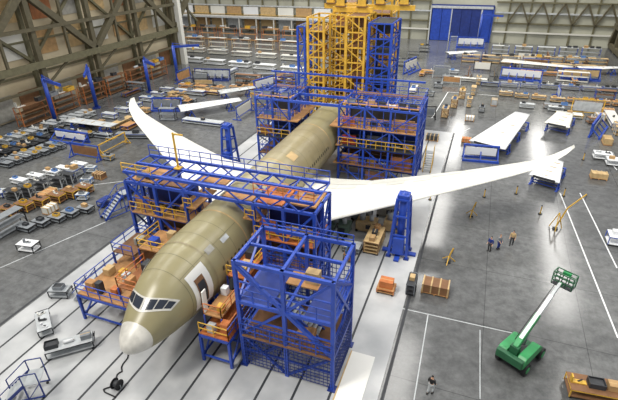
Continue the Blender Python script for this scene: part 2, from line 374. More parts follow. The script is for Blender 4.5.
# open roof of joists with narrow walkways
for x0,x1 in ((-8.2,-3.4),(3.4,13.2)):
    n=int((x1-x0)/1.1)
    for i in range(1,n): bm1('joist',(x0+(x1-x0)*i/n,37,10.2),(x0+(x1-x0)*i/n,44,10.2),.12,'blue',gr)
    for y in (38.6,40.5,42.3): bm1('joist',(x0,y,10.2),(x1,y,10.2),.12,'blue',gr)
    MB().b2((x0+.1,37.9,10.27),(x1-.1,39.2,10.35)).build('walkway','ply',gr); MB().b2((x0+.1,42.6,10.27),(x1-.1,43.7,10.35)).build('walkway','brown',gr)
    for a,b in (((x0,36.9),(x1,36.9)),((x1,37),(x1,44)),((x0,44),(x1,44)),((x0,39.4),(x1,39.4))): rails(gr,a,b,10.3,'blue')
for y in (37,40.5,44): bm1('bridge_beam',(-3.4,y,10.2),(3.4,y,10.2),.3,'blue',gr)
for (x0,x1,y,z,h,m) in ((3.8,6,37.3,2.7,1.2,'ply'),(7,9.6,37.3,5.2,1.5,'dgrey'),(10.2,12.8,37.3,2.7,1.5,'rust'),(7,9.6,37.3,.3,1.5,'brown'),(10.2,12.8,37.3,7.7,1.4,'ply'),(-7.9,-6.2,37.3,5.2,1.3,'rust'),(-5.4,-3.7,37.3,2.7,1.4,'ply'),(-5.4,-3.8,37.3,7.7,1.2,'tan'),(3.8,5.4,37.3,7.7,1.2,'orange'),(3.8,5.6,37.3,5.2,1.2,'red')):
    MB().b2((x0,y-.05,z),(x1,y+.05,z+h)).build('infill_panel',m,gr)
for s in (-1,1):
    for z,xi in ((2.5,2.75),(5.0,3.0),(7.5,2.2)): MB().b2((s*xi,36.8,z),(s*3.9,44,z+.14)).build('collar_deck','ply',gr)
for x in (4.2,7.6,11,-7.4,-4.4): bm1('crane_post',(x,42,10.3),(x,42,12.6),.14,'blue',gr)
bm1('crane_rail',(-8,42,12.6),(13,42,12.6),.2,'blue',gr)
# nose tower with stairs and mesh panels
tw=T('stair_tower','tall blue square access tower with mesh panels standing beside the aircraft nose','tower')
X0,X1,Y0,Y1=6.1,13.0,5.0,9.4
xm=(X0+X1)/2; TZ=9.5
scaffold(tw,(X0,xm,X1),(Y0,Y1),(3.0,6.1,TZ),Z0,w=.26,deckm=('brown','dblue'),top_rail=False,skipdeck=(1,2),inner_shade=False,railms=('blue','blue'),stud=False,bw=.6)
footplates(tw,(X0,X1),(Y0,Y1),Z0)
for x0,x1,m in ((X0+.1,X0+2.4,'dblue'),(xm+1.4,X1-.1,'dblue')): MB().b2((x0,Y0+.1,6.12),(x1,Y1-.1,6.22)).build('deck',m,tw)
MB().b2((X0+2.4,Y1-1.6,6.12),(xm+1.4,Y1-.1,6.22)).build('deck','ply',tw)
def meshp(a,b,z0,z1,m='dblue',st=.3,w=.04):
    mb=MB(); a=Vector((*a,0)); b=Vector((*b,0)); L=(b-a).length; n=int(L/st)
    for i in range(n+1):
        p=a+(b-a)*i/n; mb.bar((p.x,p.y,z0),(p.x,p.y,z1),w)
    k=int((z1-z0)/st)
    for i in range(k+1):
        z=z0+(z1-z0)*i/k; mb.bar((a.x,a.y,z),(b.x,b.y,z),w)
    mb.build('mesh_panel',m,tw)
for a,b in (((X0,Y0-.12),(xm,Y0-.12)),((xm,Y0-.12),(X1,Y0-.12)),((X1+.12,Y0),(X1+.12,Y1)),((X0-.12,Y0),(X0-.12,Y1)),((X0,Y1),(X1,Y1))): meshp(a,b,.3,2.8)
meshp((X0,Y0-.12),(X1,Y0-.12),3.3,4.4); meshp((X1+.12,Y0),(X1+.12,Y1),3.3,4.4); meshp((X0,Y1),(X1,Y1),3.3,5.8); meshp((X0,Y1),(X1,Y1),6.4,7.6)
rails(tw,(X0,Y0),(X1,Y0),6.2,'blue'); rails(tw,(X1,Y0),(X1,Y1),6.2,'blue')
for z in (1.6,4.6,7.9):
    for a,b in (((X0,Y0),(X1,Y0)),((X1,Y0),(X1,Y1))): bm1('rail_bar',(*a,z),(*b,z),.1,'blue',tw)
bm1('brace',(X0,Y0,9.3),(X1,Y0,3.2),.24,'blue',tw); bm1('brace',(X1,Y0,9.3),(X1,Y1,3.2),.2,'blue',tw); bm1('brace',(X0,Y0,TZ),(X0,Y1,3.2),.2,'blue',tw)
bm1('beam',(X0,(Y0+Y1)/2,TZ),(X1,(Y0+Y1)/2,TZ),.18,'blue',tw); rails(tw,(X0,Y1),(X1,Y1),TZ,'blue',.8)
MB().b2((X0+.6,Y1-1.4,3.2),(X0+2.4,Y1-.4,4.4)).build('control_cabinet','dgrey',tw); MB().b2((xm+.3,Y1-1.2,6.24),(xm+1.3,Y1-.5,7.2)).build('control_cabinet','tan',tw); MB().b2((xm+.6,Y0+.6,3.2),(xm+1.8,Y0+1.4,4)).build('control_cabinet','ply',tw)
for z0_,x0,x1 in ((.1,7,10.4),(3.1,11.6,8.2)):
    f=MB()
    f.bar((x0,6.3,z0_),(x1,6.3,z0_+3),.08,.25); f.bar((x0,7.3,z0_),(x1,7.3,z0_+3),.08,.25)
    fo=f.build('stair_flight','blue',tw)
    for i in range(1,12):
        t=i/12; MB().box((x0+(x1-x0)*t,6.8,z0_+3*t),(.3,1,.05)).build('step','steel',fo)
def landing(name,label,x0,x1,y0,y1,z,deckm):
    t=T(name,label,'work platform')
    ny=max(1,int((y1-y0)/2.)); ys=[y0+(y1-y0)*i/ny for i in range(ny+1)]
    for x in (x0,x1):
        for y in ys: bm1('leg',(x,y,Z0),(x,y,z),.2,'blue',t)
    for i in range(ny):
        for x in (x0,x1): bm1('brace',(x,ys[i],.2),(x,ys[i+1],z-.1),.12,'blue',t)
    for y in ys: bm1('beam',(x0,y,z),(x1,y,z),.2,'blue',t); bm1('beam',(x0,y,.6),(x1,y,.6),.12,'blue',t)
    for x in (x0,x1): bm1('beam',(x,y0,z),(x,y1,z),.2,'blue',t); bm1('beam',(x,y0,.6),(x,y1,.6),.12,'blue',t)
    MB().b2((x0,y0,z+.1),(x1,y1,z+.2)).build('deck',deckm,t)
    return t
def tier(t,x0,x1,y0,y1,zb,z,m,rm='yellow',out=1):
    for x in (x0,x1):
        for y in (y0,y1): bm1('tier_leg',(x,y,zb),(x,y,z),.12,'blue',t)
    MB().b2((x0,y0,z),(x1,y1,z+.12)).build('tier_deck',m,t); xo=x1 if out>0 else x0
    rails(t,(xo,y0),(xo,y1),z+.12,rm,.95); rails(t,(x0,y0),(x1,y0),z+.12,rm,.95)
pr=landing('nose_platform','orange-and-wood raised work platform between the aircraft nose and the blue stair tower',3.0,5.4,4.2,12.4,2.6,'orange')
rails(pr,(5.4,4.2),(5.4,12.4),2.8,'blue'); rails(pr,(3.0,4.2),(5.4,4.2),2.8,'yellow')
tier(pr,3.05,4.5,5.0,8.0,2.8,3.9,'ply','orange'); tier(pr,3.05,4.7,8.6,12.3,2.8,4.8,'orange','yellow')
for y,m in ((4.4,'orange'),(6.4,'ply'),(8.4,'tan'),(10.4,'ply')): MB().b2((5.2,y,2.8),(5.28,y+1.5,4.0)).build('side_panel',m,pr)
for (x,y,z,w_,d_,h_,m) in ((4.6,4.5,2.8,.6,.6,1.1,'orange'),(3.9,9,4.92,.7,1.0,.8,'tan'),(3.2,7.2,4.02,.5,.5,.7,'white'),(3.4,11,4.92,.8,.9,.7,'dgrey'),(3.5,4.4,2.8,.6,.5,.7,'lgrey'),(3.9,5.4,4.02,.5,.5,.6,'yellow')): MB().b2((x,y,z),(x+w_,y+d_,z+h_)).build('equipment_box',m,pr,bevel=.03)
MB().b2((3.06,5.0,4.1),(3.16,5.45,6.0)).build('open_door','cream2',pr)
pl=landing('nose_platform','brown-decked raised work platform with stairs on the far side of the aircraft nose',-9.0,-3.0,4.6,12.4,2.6,'ply')
rails(pl,(-9.0,4.6),(-9.0,12.4),2.8,'blue'); rails(pl,(-9.0,4.6),(-3.0,4.6),2.8,'blue'); rails(pl,(-9.0,12.4),(-3.4,12.4),2.8,'yellow')
tier(pl,-5.0,-3.05,5.2,8.6,2.8,4.0,'rust','orange',-1); tier(pl,-6.0,-3.15,9.2,12.2,2.8,4.9,'ply','yellow',-1); tier(pl,-8.8,-6.6,9.0,12.2,2.8,4.0,'brown','blue',-1)
for (x,y,z,w,d,h,m) in ((-8.6,5.2,2.8,.8,.6,.8,'ply'),(-7.4,5.1,2.8,.5,.5,1.1,'dgrey'),(-6.2,5.4,2.8,.6,.6,.6,'orange'),(-4.4,7.4,4.12,.6,.9,.8,'dgrey'),(-7.6,10.4,4.12,.7,.8,.7,'mat_grey'),(-8.6,7.2,2.8,.7,.8,.7,'tan'),(-7.3,7.6,2.8,.6,.6,.5,'yellow'),(-5.4,9.8,5.02,.8,.7,.6,'blue'),(-4.4,11.1,5.02,.7,.6,.7,'tan'),(-6.4,7.0,2.8,.6,.6,.8,'lgrey'),(-4.5,5.5,4.12,.5,.8,.6,'ply')):
    MB().b2((x,y,z),(x+w,y+d,z+h)).build('equipment_box',m,pl,bevel=.04)
fl_=MB().bar((-11.6,6,.05),(-9.1,6,2.7),.08,.25).bar((-11.6,7,.05),(-9.1,7,2.7),.08,.25).build('stair_flight','steel',pl)
for i in range(1,11): MB().box((-11.6+2.5*i/11,6.5,2.65*i/11),(.28,.95,.05)).build('step','steel',fl_)
MB().bar((-11.6,6,.9),(-9.1,6,3.6),.06).bar((-11.6,7,.9),(-9.1,7,3.6),.06).build('handrail','blue',pl)

# tall lattice towers behind
def lattice(name,label,x0,x1,y0,y1,h,m,step,w=.32,dense=True):
    t=T(name,label,'tower'); n=int(h/step); zs=[Z0+h*i/n for i in range(n+1)]
    for x in (x0,x1):
        for y in (y0,y1): bm1('post',(x,y,Z0),(x,y,h),w,m,t)
    if dense:
        for x in ((x0*2+x1)/3,(x0+x1*2)/3): bm1('inner_post',(x,y0,Z0),(x,y0,h),w*.4,m,t)
        bm1('inner_post',(x1,(y0+y1)/2,Z0),(x1,(y0+y1)/2,h),w*.45,m,t)
    for i,z in enumerate(zs[1:]):
        mb=MB()
        for (a,b) in (((x0,y0),(x1,y0)),((x1,y0),(x1,y1)),((x0,y1),(x1,y1)),((x0,y0),(x0,y1))): mb.bar((*a,z),(*b,z),w*.6)
        mb.build('ring_beam',m,t)
        if dense and i%2:
            zm=(zs[i]+z)/2; mb=MB()
            for (a,b) in (((x0,y0),(x1,y0)),((x1,y0),(x1,y1))): mb.bar((*a,zm),(*b,zm),w*.3)
            mb.build('mid_rail',m,t)
        a,b=((x0,x1) if i%2 else (x1,x0)); bm1('brace',(a,y0,zs[i]),(b,y0,z),w*.45,m,t); 
        a,b=((y0,y1) if i%2 else (y1,y0)); bm1('brace',(x1,a,zs[i]),(x1,b,z),w*.45,m,t)
        if dense and i%3: MB().b2((x0+.3,(y0+y1)/2,zs[i]+.3),(x1-.3,(y0+y1)/2+.1,z-.4)).build('interior_shade',('brown','rust')[i%2] if m=='gold' else 'dgrey',t)  # mid-depth sheets put the tower's dark interior into their colour
        if i%2==0: MB().b2((x0+.2,y0+.2,z),(x1-.2,y1-.2,z+.1)).build('deck','brown' if m=='gold' else 'dgrey',t)
    return t
H=18.9
lattice('lattice_tower','narrow blue lattice tower at the left end of the yellow tail dock',-7.2,-6.1,50,55.5,H-1.6,'blue',2.4,.3,False)
lattice('lattice_tower','tall yellow lattice tower beside the narrow blue one on its left',-5.6,-3.1,50,55,H-.3,'gold',1.7)
lattice('lattice_tower','tall yellow lattice tower in the middle of the tail dock, front line',-2.6,-.2,51.4,56,H,'gold',1.5)
lattice('lattice_tower','tall yellow lattice tower next to the wide blue one on its right',.3,3.0,50,56,H,'gold',1.9)
lattice('lattice_tower','wide blue lattice tower at the right end of the yellow tail dock',3.6,6.8,50,56,H-.8,'blue',1.9,.34)
lattice('lattice_tower','yellow lattice tower standing behind the others, left one of the back pair',-4.5,-1,59,65,H+.8,'gold',2.0)
lattice('lattice_tower','yellow lattice tower standing behind the others, right one of the back pair',.4,4.8,59,65,H+1.4,'gold',2.0)
for (x0,x1,y) in ((-2.8,3.2,53.4),(-5.4,8.6,57.2)):
    b=MB().bar((x0,y,H+.55),(x1,y,H+.55),.5,.7)
    b=b.build('overhead_beam','gold'); tag(b,'yellow overhead beam lying across the tower tops at the %s edge'%('near' if y<55 else 'far'),'beam')
for i,(x,y) in enumerate(((-4.4,57.2),(-1.6,53.4),(1.6,53.4),(3.4,57.2),(7.0,57.2))):
    t=T('hoist_unit','yellow hoist box on the beams atop the yellow towers, %s from left'%('first','second','third','fourth','fifth')[i],'hoist',(x,y,H+.93))
    MB().box((0,0,.6),(1.2,.9,1.0)).build('housing','gold',t,bevel=.05); MB().tube((-.8,0,.7),(.8,0,.7),.28).build('drum','dgrey',t); MB().box((0,0,.05),(1.5,1.0,.1)).build('base','brown',t)

# wing jacks
def jack(label,x,y,h,rz=0):
    z=floor_z(x,y); t=T('wing_jack',label,'jack',(x,y,z),rz)
    for a,b in ((-.9,-.9),(.9,-.9),(.9,.9),(-.9,.9)):
        bm1('leg',(a,b,.1),(a*.62,b*.62,h-.6),.24,'blue',t); MB().box((a,b,.06),(.5,.5,.12)).build('foot_pad','dblue',t)
    for z_ in (.5,h*.36,h*.66,h-.6):
        k=.9-.34*(z_/h); mb=MB()
        for p,q in (((-k,-k),(k,-k)),((k,-k),(k,k)),((k,k),(-k,k)),((-k,k),(-k,-k))): mb.bar((*p,z_),(*q,z_),.16)
        mb.build('ring_beam','blue',t)
    MB().tube((0,0,.2),(0,0,h),.38,14).build('column','blue',t,True); MB().box((0,0,h-.35),(1.1,1.1,.45)).build('head','blue',t,bevel=.05)
    MB().box((0,-.8,1.4),(1.1,.6,1.9)).build('control_cabinet','blue',t,bevel=.04); MB().box((0,0,.12),(3.4,.5,.2)).build('cross_base','blue',t); MB().box((0,0,.12),(.5,3.4,.2)).build('cross_base','blue',t)
    return t
jack('tall blue jack tower standing at the leading edge of the right-hand wing',14.3,23.0,7.0)
jack('blue jack tower standing behind the left-hand wing near its root',-12.6,36.4,6.4)
for i,(x,y,w) in enumerate(((0,9.6,'nose section ahead of the front gantry'),(0,21,'fuselage between the wings'),(0,33,'fuselage just ahead of the rear gantry'))):
    t=T('support_cradle','blue cradle holding up the '+w,'cradle',(x,y,Z0))
    MB().b2((-2.2,-.6,0),(2.2,.6,.35)).build('base','blue',t)
    top=1.98 if i!=1 else 1.6
    for s in (-1,1): bm1('strut',(s*1.9,0,.35),(s*.7,0,top-.3),.3,'blue',t)
    MB().b2((-.9,-.5,top-.5),(.9,.5,top)).build('saddle','dblue',t); bm1('column',(0,0,.3),(0,0,top-.4),.5,'blue',t)

# ================================================================ footprints
OCC=[(-10.5,-3,12.8,17.8),(3,9.2,12.8,17.8),(-8.6,-3,36.4,44.4),(3,13.6,36.4,44.4),(5.6,15.3,3.6,9.9),(2.8,6,4,12.9),(-12,-2.8,3.9,12.7),(-7.6,8,49.6,65.4),(12.5,16.2,21.2,25.2),(-14.5,-10.8,34.5,38.2),(-2.3,2.3,8.9,10.3),(-2.3,2.3,20.3,21.7),(-2.3,2.3,32.3,33.7)]
def free(p,hx,hy):
    x,y=p[0],p[1]
    for r in [0]+[.35*i for i in range(1,26)]:
        for k in range(1 if r==0 else 12):
            a=k*PI/6; cx,cy=x+r*math.cos(a),y+r*math.sin(a)
            if cx-hx<-57.2 and cy<93 or cy+hy>142 or cx+hx>52 and cy>68: continue
            if all(cx+hx<o[0] or cx-hx>o[1] or cy+hy<o[2] or cy-hy>o[3] for o in OCC):
                g=.14; OCC.append((cx-hx-g,cx+hx+g,cy-hy-g,cy+hy+g)); return Vector((cx,cy,floor_z(cx,cy)))
    return None
def halfs(L,W,rz): return abs(L/2*math.cos(rz))+abs(W/2*math.sin(rz)), abs(L/2*math.sin(rz))+abs(W/2*math.cos(rz))
def spot(px,py,L,W,rz):
    hx,hy=halfs(L,W,rz); p=G(px,py); q=free(p,hx,hy)
    return q if q else Vector((p.x,p.y,floor_z(p.x,p.y)))
ORD=['first','second','third','fourth','fifth','sixth','seventh','eighth','ninth','tenth','eleventh','twelfth','thirteenth','fourteenth','fifteenth','sixteenth','seventeenth','eighteenth','nineteenth','twentieth','twenty-first','twenty-second','twenty-third','twenty-fourth']

# ================================================================ tail and stabiliser parts on blue trestles
def trestle(label,p,rz,L,H,m='blue',grp=None):
    t=T('trestle',label,'trestle',p,rz,grp)
    for s in (-1,1):
        bm1('leg',(s*L/2,-.6,.04),(s*L/2,0,H-.1),.14,m,t); bm1('leg',(s*L/2,.6,.04),(s*L/2,0,H-.1),.14,m,t)
    MB().bar((-L/2-.1,0,H-.08),(L/2+.1,0,H-.08),.24,.16).build('top_beam',m,t); MB().bar((-L/2,.4,.4),(L/2,.4,.4),.1).bar((-L/2,-.4,.4),(L/2,-.4,.4),.1).build('stretcher',m,t)
    for s in (-1,1): MB().box((s*L/2,0,.03),(.3,1.4,.06)).build('foot',m,t)
def tailpiece(label,where,px,py,rz,span,c0,c1,m,H=1.3,tm='blue',nt=2):
    hx,hy=halfs(span,c0*.8,rz); p=free(G(px,py),hx,hy) or G(px,py); z=p.z
    for i in range(nt):
        q=-span*.34+span*.64*i/(nt-1); trestle('blue trestle under the %s, %s from its wide end'%(where,ORD[i]),p+Vector((q*math.cos(rz),q*math.sin(rz),0)),rz+PI/2,(c0+(c1-c0)*(i/(nt-1)))*.85,H,tm)
    t=T('tail_surface',label,'aircraft part',(p.x,p.y,z+H),rz); vs=[];fs=[];n=16
    for i in range(9):
        u=i/8; c=c0+(c1-c0)*u; x=-span/2+span*u
        for k in range(n):
            a=2*PI*k/n; vs.append((x,c*.5*math.cos(a)+u*c0*.22,.2+(.2)*math.sin(a)*(1-.5*u)))
    for i in range(8):
        for k in range(n): fs.append((i*n+(k+1)%n,i*n+k,(i+1)*n+k,(i+1)*n+(k+1)%n))
    fs+= [tuple(range(n)),tuple(range(9*n-1,8*n-1,-1))]
    MB().add(vs,fs).build('skin',m,t,True); MB().b2((-span/2-.06,-c0*.35,.08),(-span/2+.05,c0*.35,.36)).build('root_fitting','dgrey',t)
    for i in range(4): x=-span*.4+span*.7*i/3; MB().b2((x-.05,-.3,.38),(x+.05,.5,.42)).build('rib_marker','tan',t)
tailpiece('white tapered tail surface on blue trestles behind the left wing','white tail surface behind the left wing',212,112,.75,12,4.4,2.4,'white')
tailpiece('short white tail surface right of the longer one behind left wing','short tail surface behind the left wing',238,97,.75,8,3.2,1.8,'lgrey')
tailpiece('long white panel on blue trestles near the left wall','long white panel near the left wall',92,131,-.05,10,2.4,2,'lgrey')
tailpiece('long white tapered tail surface on blue trestles behind the right wing','long tail surface behind the right wing',508,138,1.2,18,5.6,2.6,'white',1.4,'blue',3)
tailpiece('short cream tail surface right of the long one','short tail surface behind right wing',546,126,1.2,8,4,2.6,'cream')
tailpiece('white flat tail panel lying below the right wing tip','panel below the right wing tip',550,180,1.2,7,3.8,2.4,'white')
tailpiece('long cream tail surface in the far right bay','cream tail surface in the far bay',535,70,-.25,16,4,2,'cream')
tailpiece('white tail surface at the far right edge','tail surface at the far right edge',590,74,.3,10,3.4,1.8,'white')
tailpiece('short white tail surface in the far centre aisle','short surface in the far aisle',462,58,.5,9,3.4,1.8,'white')
def jig(label,px,py,rz,L,H,m='blue',pm='white'):
    p=spot(px,py,L,1.8,rz); t=T('assembly_jig',label,'jig',p,rz)
    MB().b2((-L/2,-.9,0),(L/2,-.6,.3)).build('base_rail',m,t); MB().b2((-L/2,.6,0),(L/2,.9,.3)).build('base_rail',m,t)
    n=max(2,int(L/1.8))
    for i in range(n+1):
        x=-L/2+.15+(L-.3)*i/n; bm1('upright',(x,.7,.3),(x,.7,H),.2,m,t); bm1('brace',(x,-.7,.3),(x,.6,H*.7),.14,m,t)
    bm1('top_beam',(-L/2,.7,H),(L/2,.7,H),.24,m,t); MB().b2((-L/2+.4,.3,H*.35),(L/2-.4,.42,H*.9)).build('held_panel',pm,t)
jig('blue assembly jig with white panel behind the right wing',482,160,.1,5,2.0); jig('blue assembly jig with grey panel beside short tail surface',572,130,1.25,7,2.2,'blue','grey')
jig('long blue jig in front of the far right racks',520,80,-.1,9,2.4); jig('blue jig with tan panel at far right',580,80,.1,8,2.4,'blue','tan')
jig('blue jig with cream panel right of the tail dock',412,72,1.3,7,3,'blue','cream'); jig('blue jig with white panel near left wall cranes',70,142,.0,7,1.6)
jig('dark blue jig beside the far consoles',212,80,.2,9,2.4,'dblue','lgrey'); jig('blue jig left of the tail dock',262,92,1.2,6,2.4)
jig('blue jig with white panel by the big blue door',470,48,.1,8,3); jig('blue jig with grey panel behind the long left wing',170,112,.3,6,2.2,'blue','grey')

# ================================================================ props
def wheels(t,L,W,r=.1,inset=.15):
    for a in (-1,1):
        for b in (-1,1): MB().tube((a*(L/2-inset),b*(W/2-.1)-.04,r),(a*(L/2-inset),b*(W/2-.1)+.04,r),r,8).build('wheel','black',t)
def cart(label,loc,rz,L=1.8,W=.9,H=1.,fm='steel',sm='lgrey',levels=2,group=None,handle=True,name='parts_cart',cat='cart'):
    t=T(name,label,cat,loc,rz,group); wheels(t,L,W); mb=MB()
    for a in (-1,1):
        for b in (-1,1): mb.bar((a*(L/2-.04),b*(W/2-.04),.18),(a*(L/2-.04),b*(W/2-.04),H-.04),.07)
    for a in (-1,1):
        mb.bar((a*(L/2-.04),-W/2,H-.07),(a*(L/2-.04),W/2,H-.07),.07); mb.bar((-L/2,a*(W/2-.04),H-.07),(L/2,a*(W/2-.04),H-.07),.07)
    mb.build('frame',fm,t)
    for i in range(levels):
        z=.25+(H-.04-.25)*i/(levels-1) if levels>1 else H-.04
        MB().b2((-L/2+.02,-W/2+.02,z-.03),(L/2-.02,W/2-.02,z+.04)).build('shelf',sm,t)
    if handle:
        MB().bar((L/2,-W/2+.1,H-.3),(L/2+.12,-W/2+.1,H-.04),.05).bar((L/2,W/2-.1,H-.3),(L/2+.12,W/2-.1,H-.04),.05).bar((L/2+.12,-W/2+.1,H-.04),(L/2+.12,W/2-.1,H-.04),.05).build('handle',fm,t)
    return t
def rack(label,loc,rz,L=3,W=1,H=2.4,fm='blue',sm='tan',n=3,group=None,name='storage_rack',cat='rack'):
    t=T(name,label,cat,loc,rz,group)
    for a in (-1,1):
        for b in (-1,1): MB().bar((a*(L/2-.05),b*(W/2-.05),0),(a*(L/2-.05),b*(W/2-.05),H-.06),.1).build('upright',fm,t)
    for a in (-1,1): MB().bar((a*(L/2-.05),-W/2,.3),(a*(L/2-.05),W/2,H-.2),.06).build('brace',fm,t)
    for i in range(n):
        z=.2+(H-.25)*i/max(1,n-1); MB().b2((-L/2,-W/2,z-.05),(L/2,W/2,z)).build('shelf',sm,t)
    return t
def load(kind,label,loc,rz,s=1.,group=None,m=None):
    if kind=='box':
        t=T('cardboard_box',label,'box',loc,rz,group); MB().b2((-.3*s,-.22*s,0),(.3*s,.22*s,.35*s)).build('carton',m or 'card',t); MB().b2((-.3*s,-.03,.35*s),(.3*s,.03,.355*s)).build('tape','tan',t)
    elif kind=='bin':
        t=T('parts_bin',label,'bin',loc,rz,group); a,b,h=.35*s,.25*s,.3*s
        mb=MB().b2((-a,-b,0),(a,b,.03))
        for x in (-a,a): mb.b2((x-.02,-b,0),(x+.02,b,h))
        for y in (-b,b): mb.b2((-a,y-.02,0),(a,y+.02,h))
        mb.build('tub',m or 'lblue',t); MB().b2((-a+.04,-b+.04,.03),(a-.04,b-.04,h*.7)).build('contents','dgrey',t)
    elif kind=='part':
        t=T('metal_bracket',label,'bracket',loc,rz,group); a=.36*s
        MB().prism([(-a,0),(a,0),(a,.08),(-a+.1,.1),(-a+.1,.4*s),(-a,.4*s)],-.12*s,.12*s).build('plate',m or 'cream',t); MB().tube((-.05,0,.06),(.2,0,.22*s),.05).build('stiffener','dgrey',t)
    else:
        t=T('rolled_sheet',label,'roll',loc,rz,group); MB().tube((-.36*s,0,.13*s),(.36*s,0,.13*s),.13*s,12).build('roll',m or 'white',t,True); MB().tube((-.39*s,0,.13*s),(.39*s,0,.13*s),.05*s,8).build('core','brown',t)
    return t
LK=[('box','card','brown carton'),('bin','lblue','blue bin'),('part','cream','cream bracket'),('roll','lgrey','pale roll'),('bin','yellow','yellow bin'),('part','dgrey','dark bracket'),('bin','dgrey','dark bin'),('box','dgrey','dark carton'),('bin','grey','grey bin')]
def row(p1,p2,cnt,mk,adj,noun,where,group,rz=0.,loads=.6,lh=1.,L=1.8,W=.9,ls=1.,**kw):
    a,b=G(*p1),G(*p2); d=(b-a).length; dd=(b-a).normalized(); hx,hy=halfs(L,W,rz)
    ext=2*min(hx/max(.05,abs(dd.x)),hy/max(.05,abs(dd.y)))
    cnt=max(1,min(cnt,int(d/(ext*1.1))+1)); proto=None; n_=0
    for i in range(cnt):
        p=free(a+(b-a)*(i/max(1,cnt-1))+Vector((rnd.uniform(-.2,.2),rnd.uniform(-.2,.2),0)),hx,hy)
        if p is None: continue
        r=rz; lab='%s %s, %s from left %s'%(adj,noun,ORD[n_],where)
        if proto is None: proto=mk(lab,p,r,L=L,W=W,group=group,**kw)
        else: dup(proto,p,r,lab,group)
        nl=max(1,min(3,int(L/1.1)))
        for j in range(nl):
            if rnd.random()<loads:
                k=LK[rnd.randrange(len(LK))]; st=L/nl; q=(j-(nl-1)/2)*st
                pos=p+Vector((q*math.cos(r),q*math.sin(r),lh))
                side=['on'] if nl<2 else (['left half of','right half of'] if nl==2 else ['left end of','middle of','right end of'])
                load(k[0],'%s, %s %s %s from left %s'%(k[2],side[j],ORD[n_],noun,where.replace('in the ','')),pos,r+rnd.uniform(-.1,.1),rnd.uniform(.8,1.1)*ls,None,k[1])
        n_+=1
# rows by the left wall
row((4,166),(78,140),12,cart,'low grey','tray cart','in the near row by left wall','grey tray carts by the left wall',0,.7,.8,3.4,1.1,H=.8,fm='dgrey',sm='grey')
row((2,156),(74,132),12,cart,'low dark','tray cart','in the middle row by left wall','dark tray carts by the left wall',0,.7,.8,3.4,1.1,H=.8,fm='black',sm='dgrey')
row((6,144),(80,119),12,cart,'pale metal','shelf cart','in the far row by left wall','pale shelf carts by the left wall',0,.6,1.0,3.2,1.,fm='steel',sm='lgrey',H=1.)
row((8,118),(156,76),6,rack,'tall brown','storage rack','along the left wall','storage racks by the left wall',PI/2,.8,3.55,6,1.6,2.2,H=3.6,fm='orange',sm='brown',n=4)
row((110,118),(168,92),6,cart,'blue','frame cart','behind the left wing tip','blue frame carts',0,.7,1.0,3,1.2,fm='blue',sm='lgrey',H=1.)
row((20,184),(80,168),5,cart,'white','bench cart','before the grey tray carts','white bench carts',0,.6,.8,2.4,1.,fm='lgrey',sm='white',H=.8)
row((12,214),(80,194),6,cart,'yellow-brown','framed parts cart','left of the front gantry','framed parts carts',0,.9,1.1,2.,1.2,fm='yellow',sm='brown',H=1.1,levels=3)
row((26,230),(84,212),5,cart,'dark','trolley','near the yellow-brown carts','dark trolleys',0,.8,.7,1.8,1.2,fm='black',sm='grey',H=.7)
row((14,200),(70,182),5,rack,'low steel','shelf','behind the yellow-brown carts','low steel shelves',0,.7,1.35,2.2,.9,H=1.4,fm='steel',sm='dgrey',n=3)
row((104,206),(132,192),3,cart,'small blue','tool cart','beside the left wing','small blue tool carts',PI/2,.8,.9,1.6,.9,fm='blue',sm='dblue',H=.9)
row((86,196),(92,172),3,cart,'small pale blue','hand cart','left of the tool carts','pale blue hand carts',.3,.7,.9,1.4,.9,fm='lblue',sm='lgrey',H=.9)
row((150,112),(182,96),5,cart,'tan','box cart','behind the left wing','tan box carts',0,.8,1.0,1.8,1.2,fm='tan',sm='card',H=1.)
row((108,160),(112,142),2,cart,'yellow','hand cart','near the left wing tip','yellow hand carts',0,.8,.86,1.5,1,fm='yellow',sm='grey',H=.86)
# right side rows
row((444,116),(462,98),3,rack,'tan','parts shelf','in the centre aisle','tan parts shelves',PI/2,.8,1.75,2.2,1.2,H=1.8,fm='brown',sm='tan',n=3)
row((430,96),(446,80),3,cart,'grey','crate cart','at the aisle left side','grey crate carts',0,.6,1.0,1.8,1.2,fm='dgrey',sm='grey',H=1.)
row((468,106),(478,84),3,rack,'grey','parts shelf','right of the tan shelves','grey parts shelves',PI/2,.8,1.75,2.,1.,H=1.8,fm='grey',sm='tan',n=3)
row((505,96),(556,102),6,cart,'brown','bench cart','behind the right wing','brown bench carts',0,.8,.9,2.6,1.2,fm='brown',sm='tan',H=.9)
row((526,108),(556,111),4,cart,'steel','trolley','behind the right wing','steel trolleys',0,.7,.9,2.6,1.2,fm='steel',sm='lgrey',H=.9)
row((568,102),(616,106),7,cart,'tan','tray cart','at the right edge','tan tray carts',0,.9,.9,2.2,1.2,fm='tan',sm='ply',H=.9)
row((490,86),(612,92),12,cart,'blue','frame trolley','in the far right row','blue frame trolleys',0,.6,1.0,3.6,1.3,1.3,fm='blue',sm='grey',H=1.)
row((470,62),(596,66),11,rack,'low brown','storage rack','along the far right','low brown racks',0,.6,1.95,4.5,1.4,1.6,H=2.,fm='brown',sm='tan',n=3)
row((500,54),(590,57),8,rack,'blue','storage rack','before the back wall','blue racks before the back wall',0,.5,2.35,4.5,1.5,1.6,H=2.4,fm='blue',sm='lgrey',n=3)
row((192,62),(292,72),10,cart,'long white','console','in the near far-left row','white consoles',0,.6,1.3,6,2.,1.6,fm='lgrey',sm='white',H=1.3)
row((196,52),(292,60),10,cart,'long cream','console','in the second far-left row','cream consoles',0,.6,1.3,6,2.,1.6,fm='steel',sm='cream',H=1.3)
row((190,38),(292,42),10,rack,'tall brown','pallet rack','in the far left corner','brown pallet racks',0,.8,3.95,6,1.8,2.4,H=4,fm='orange',sm='ply',n=3)
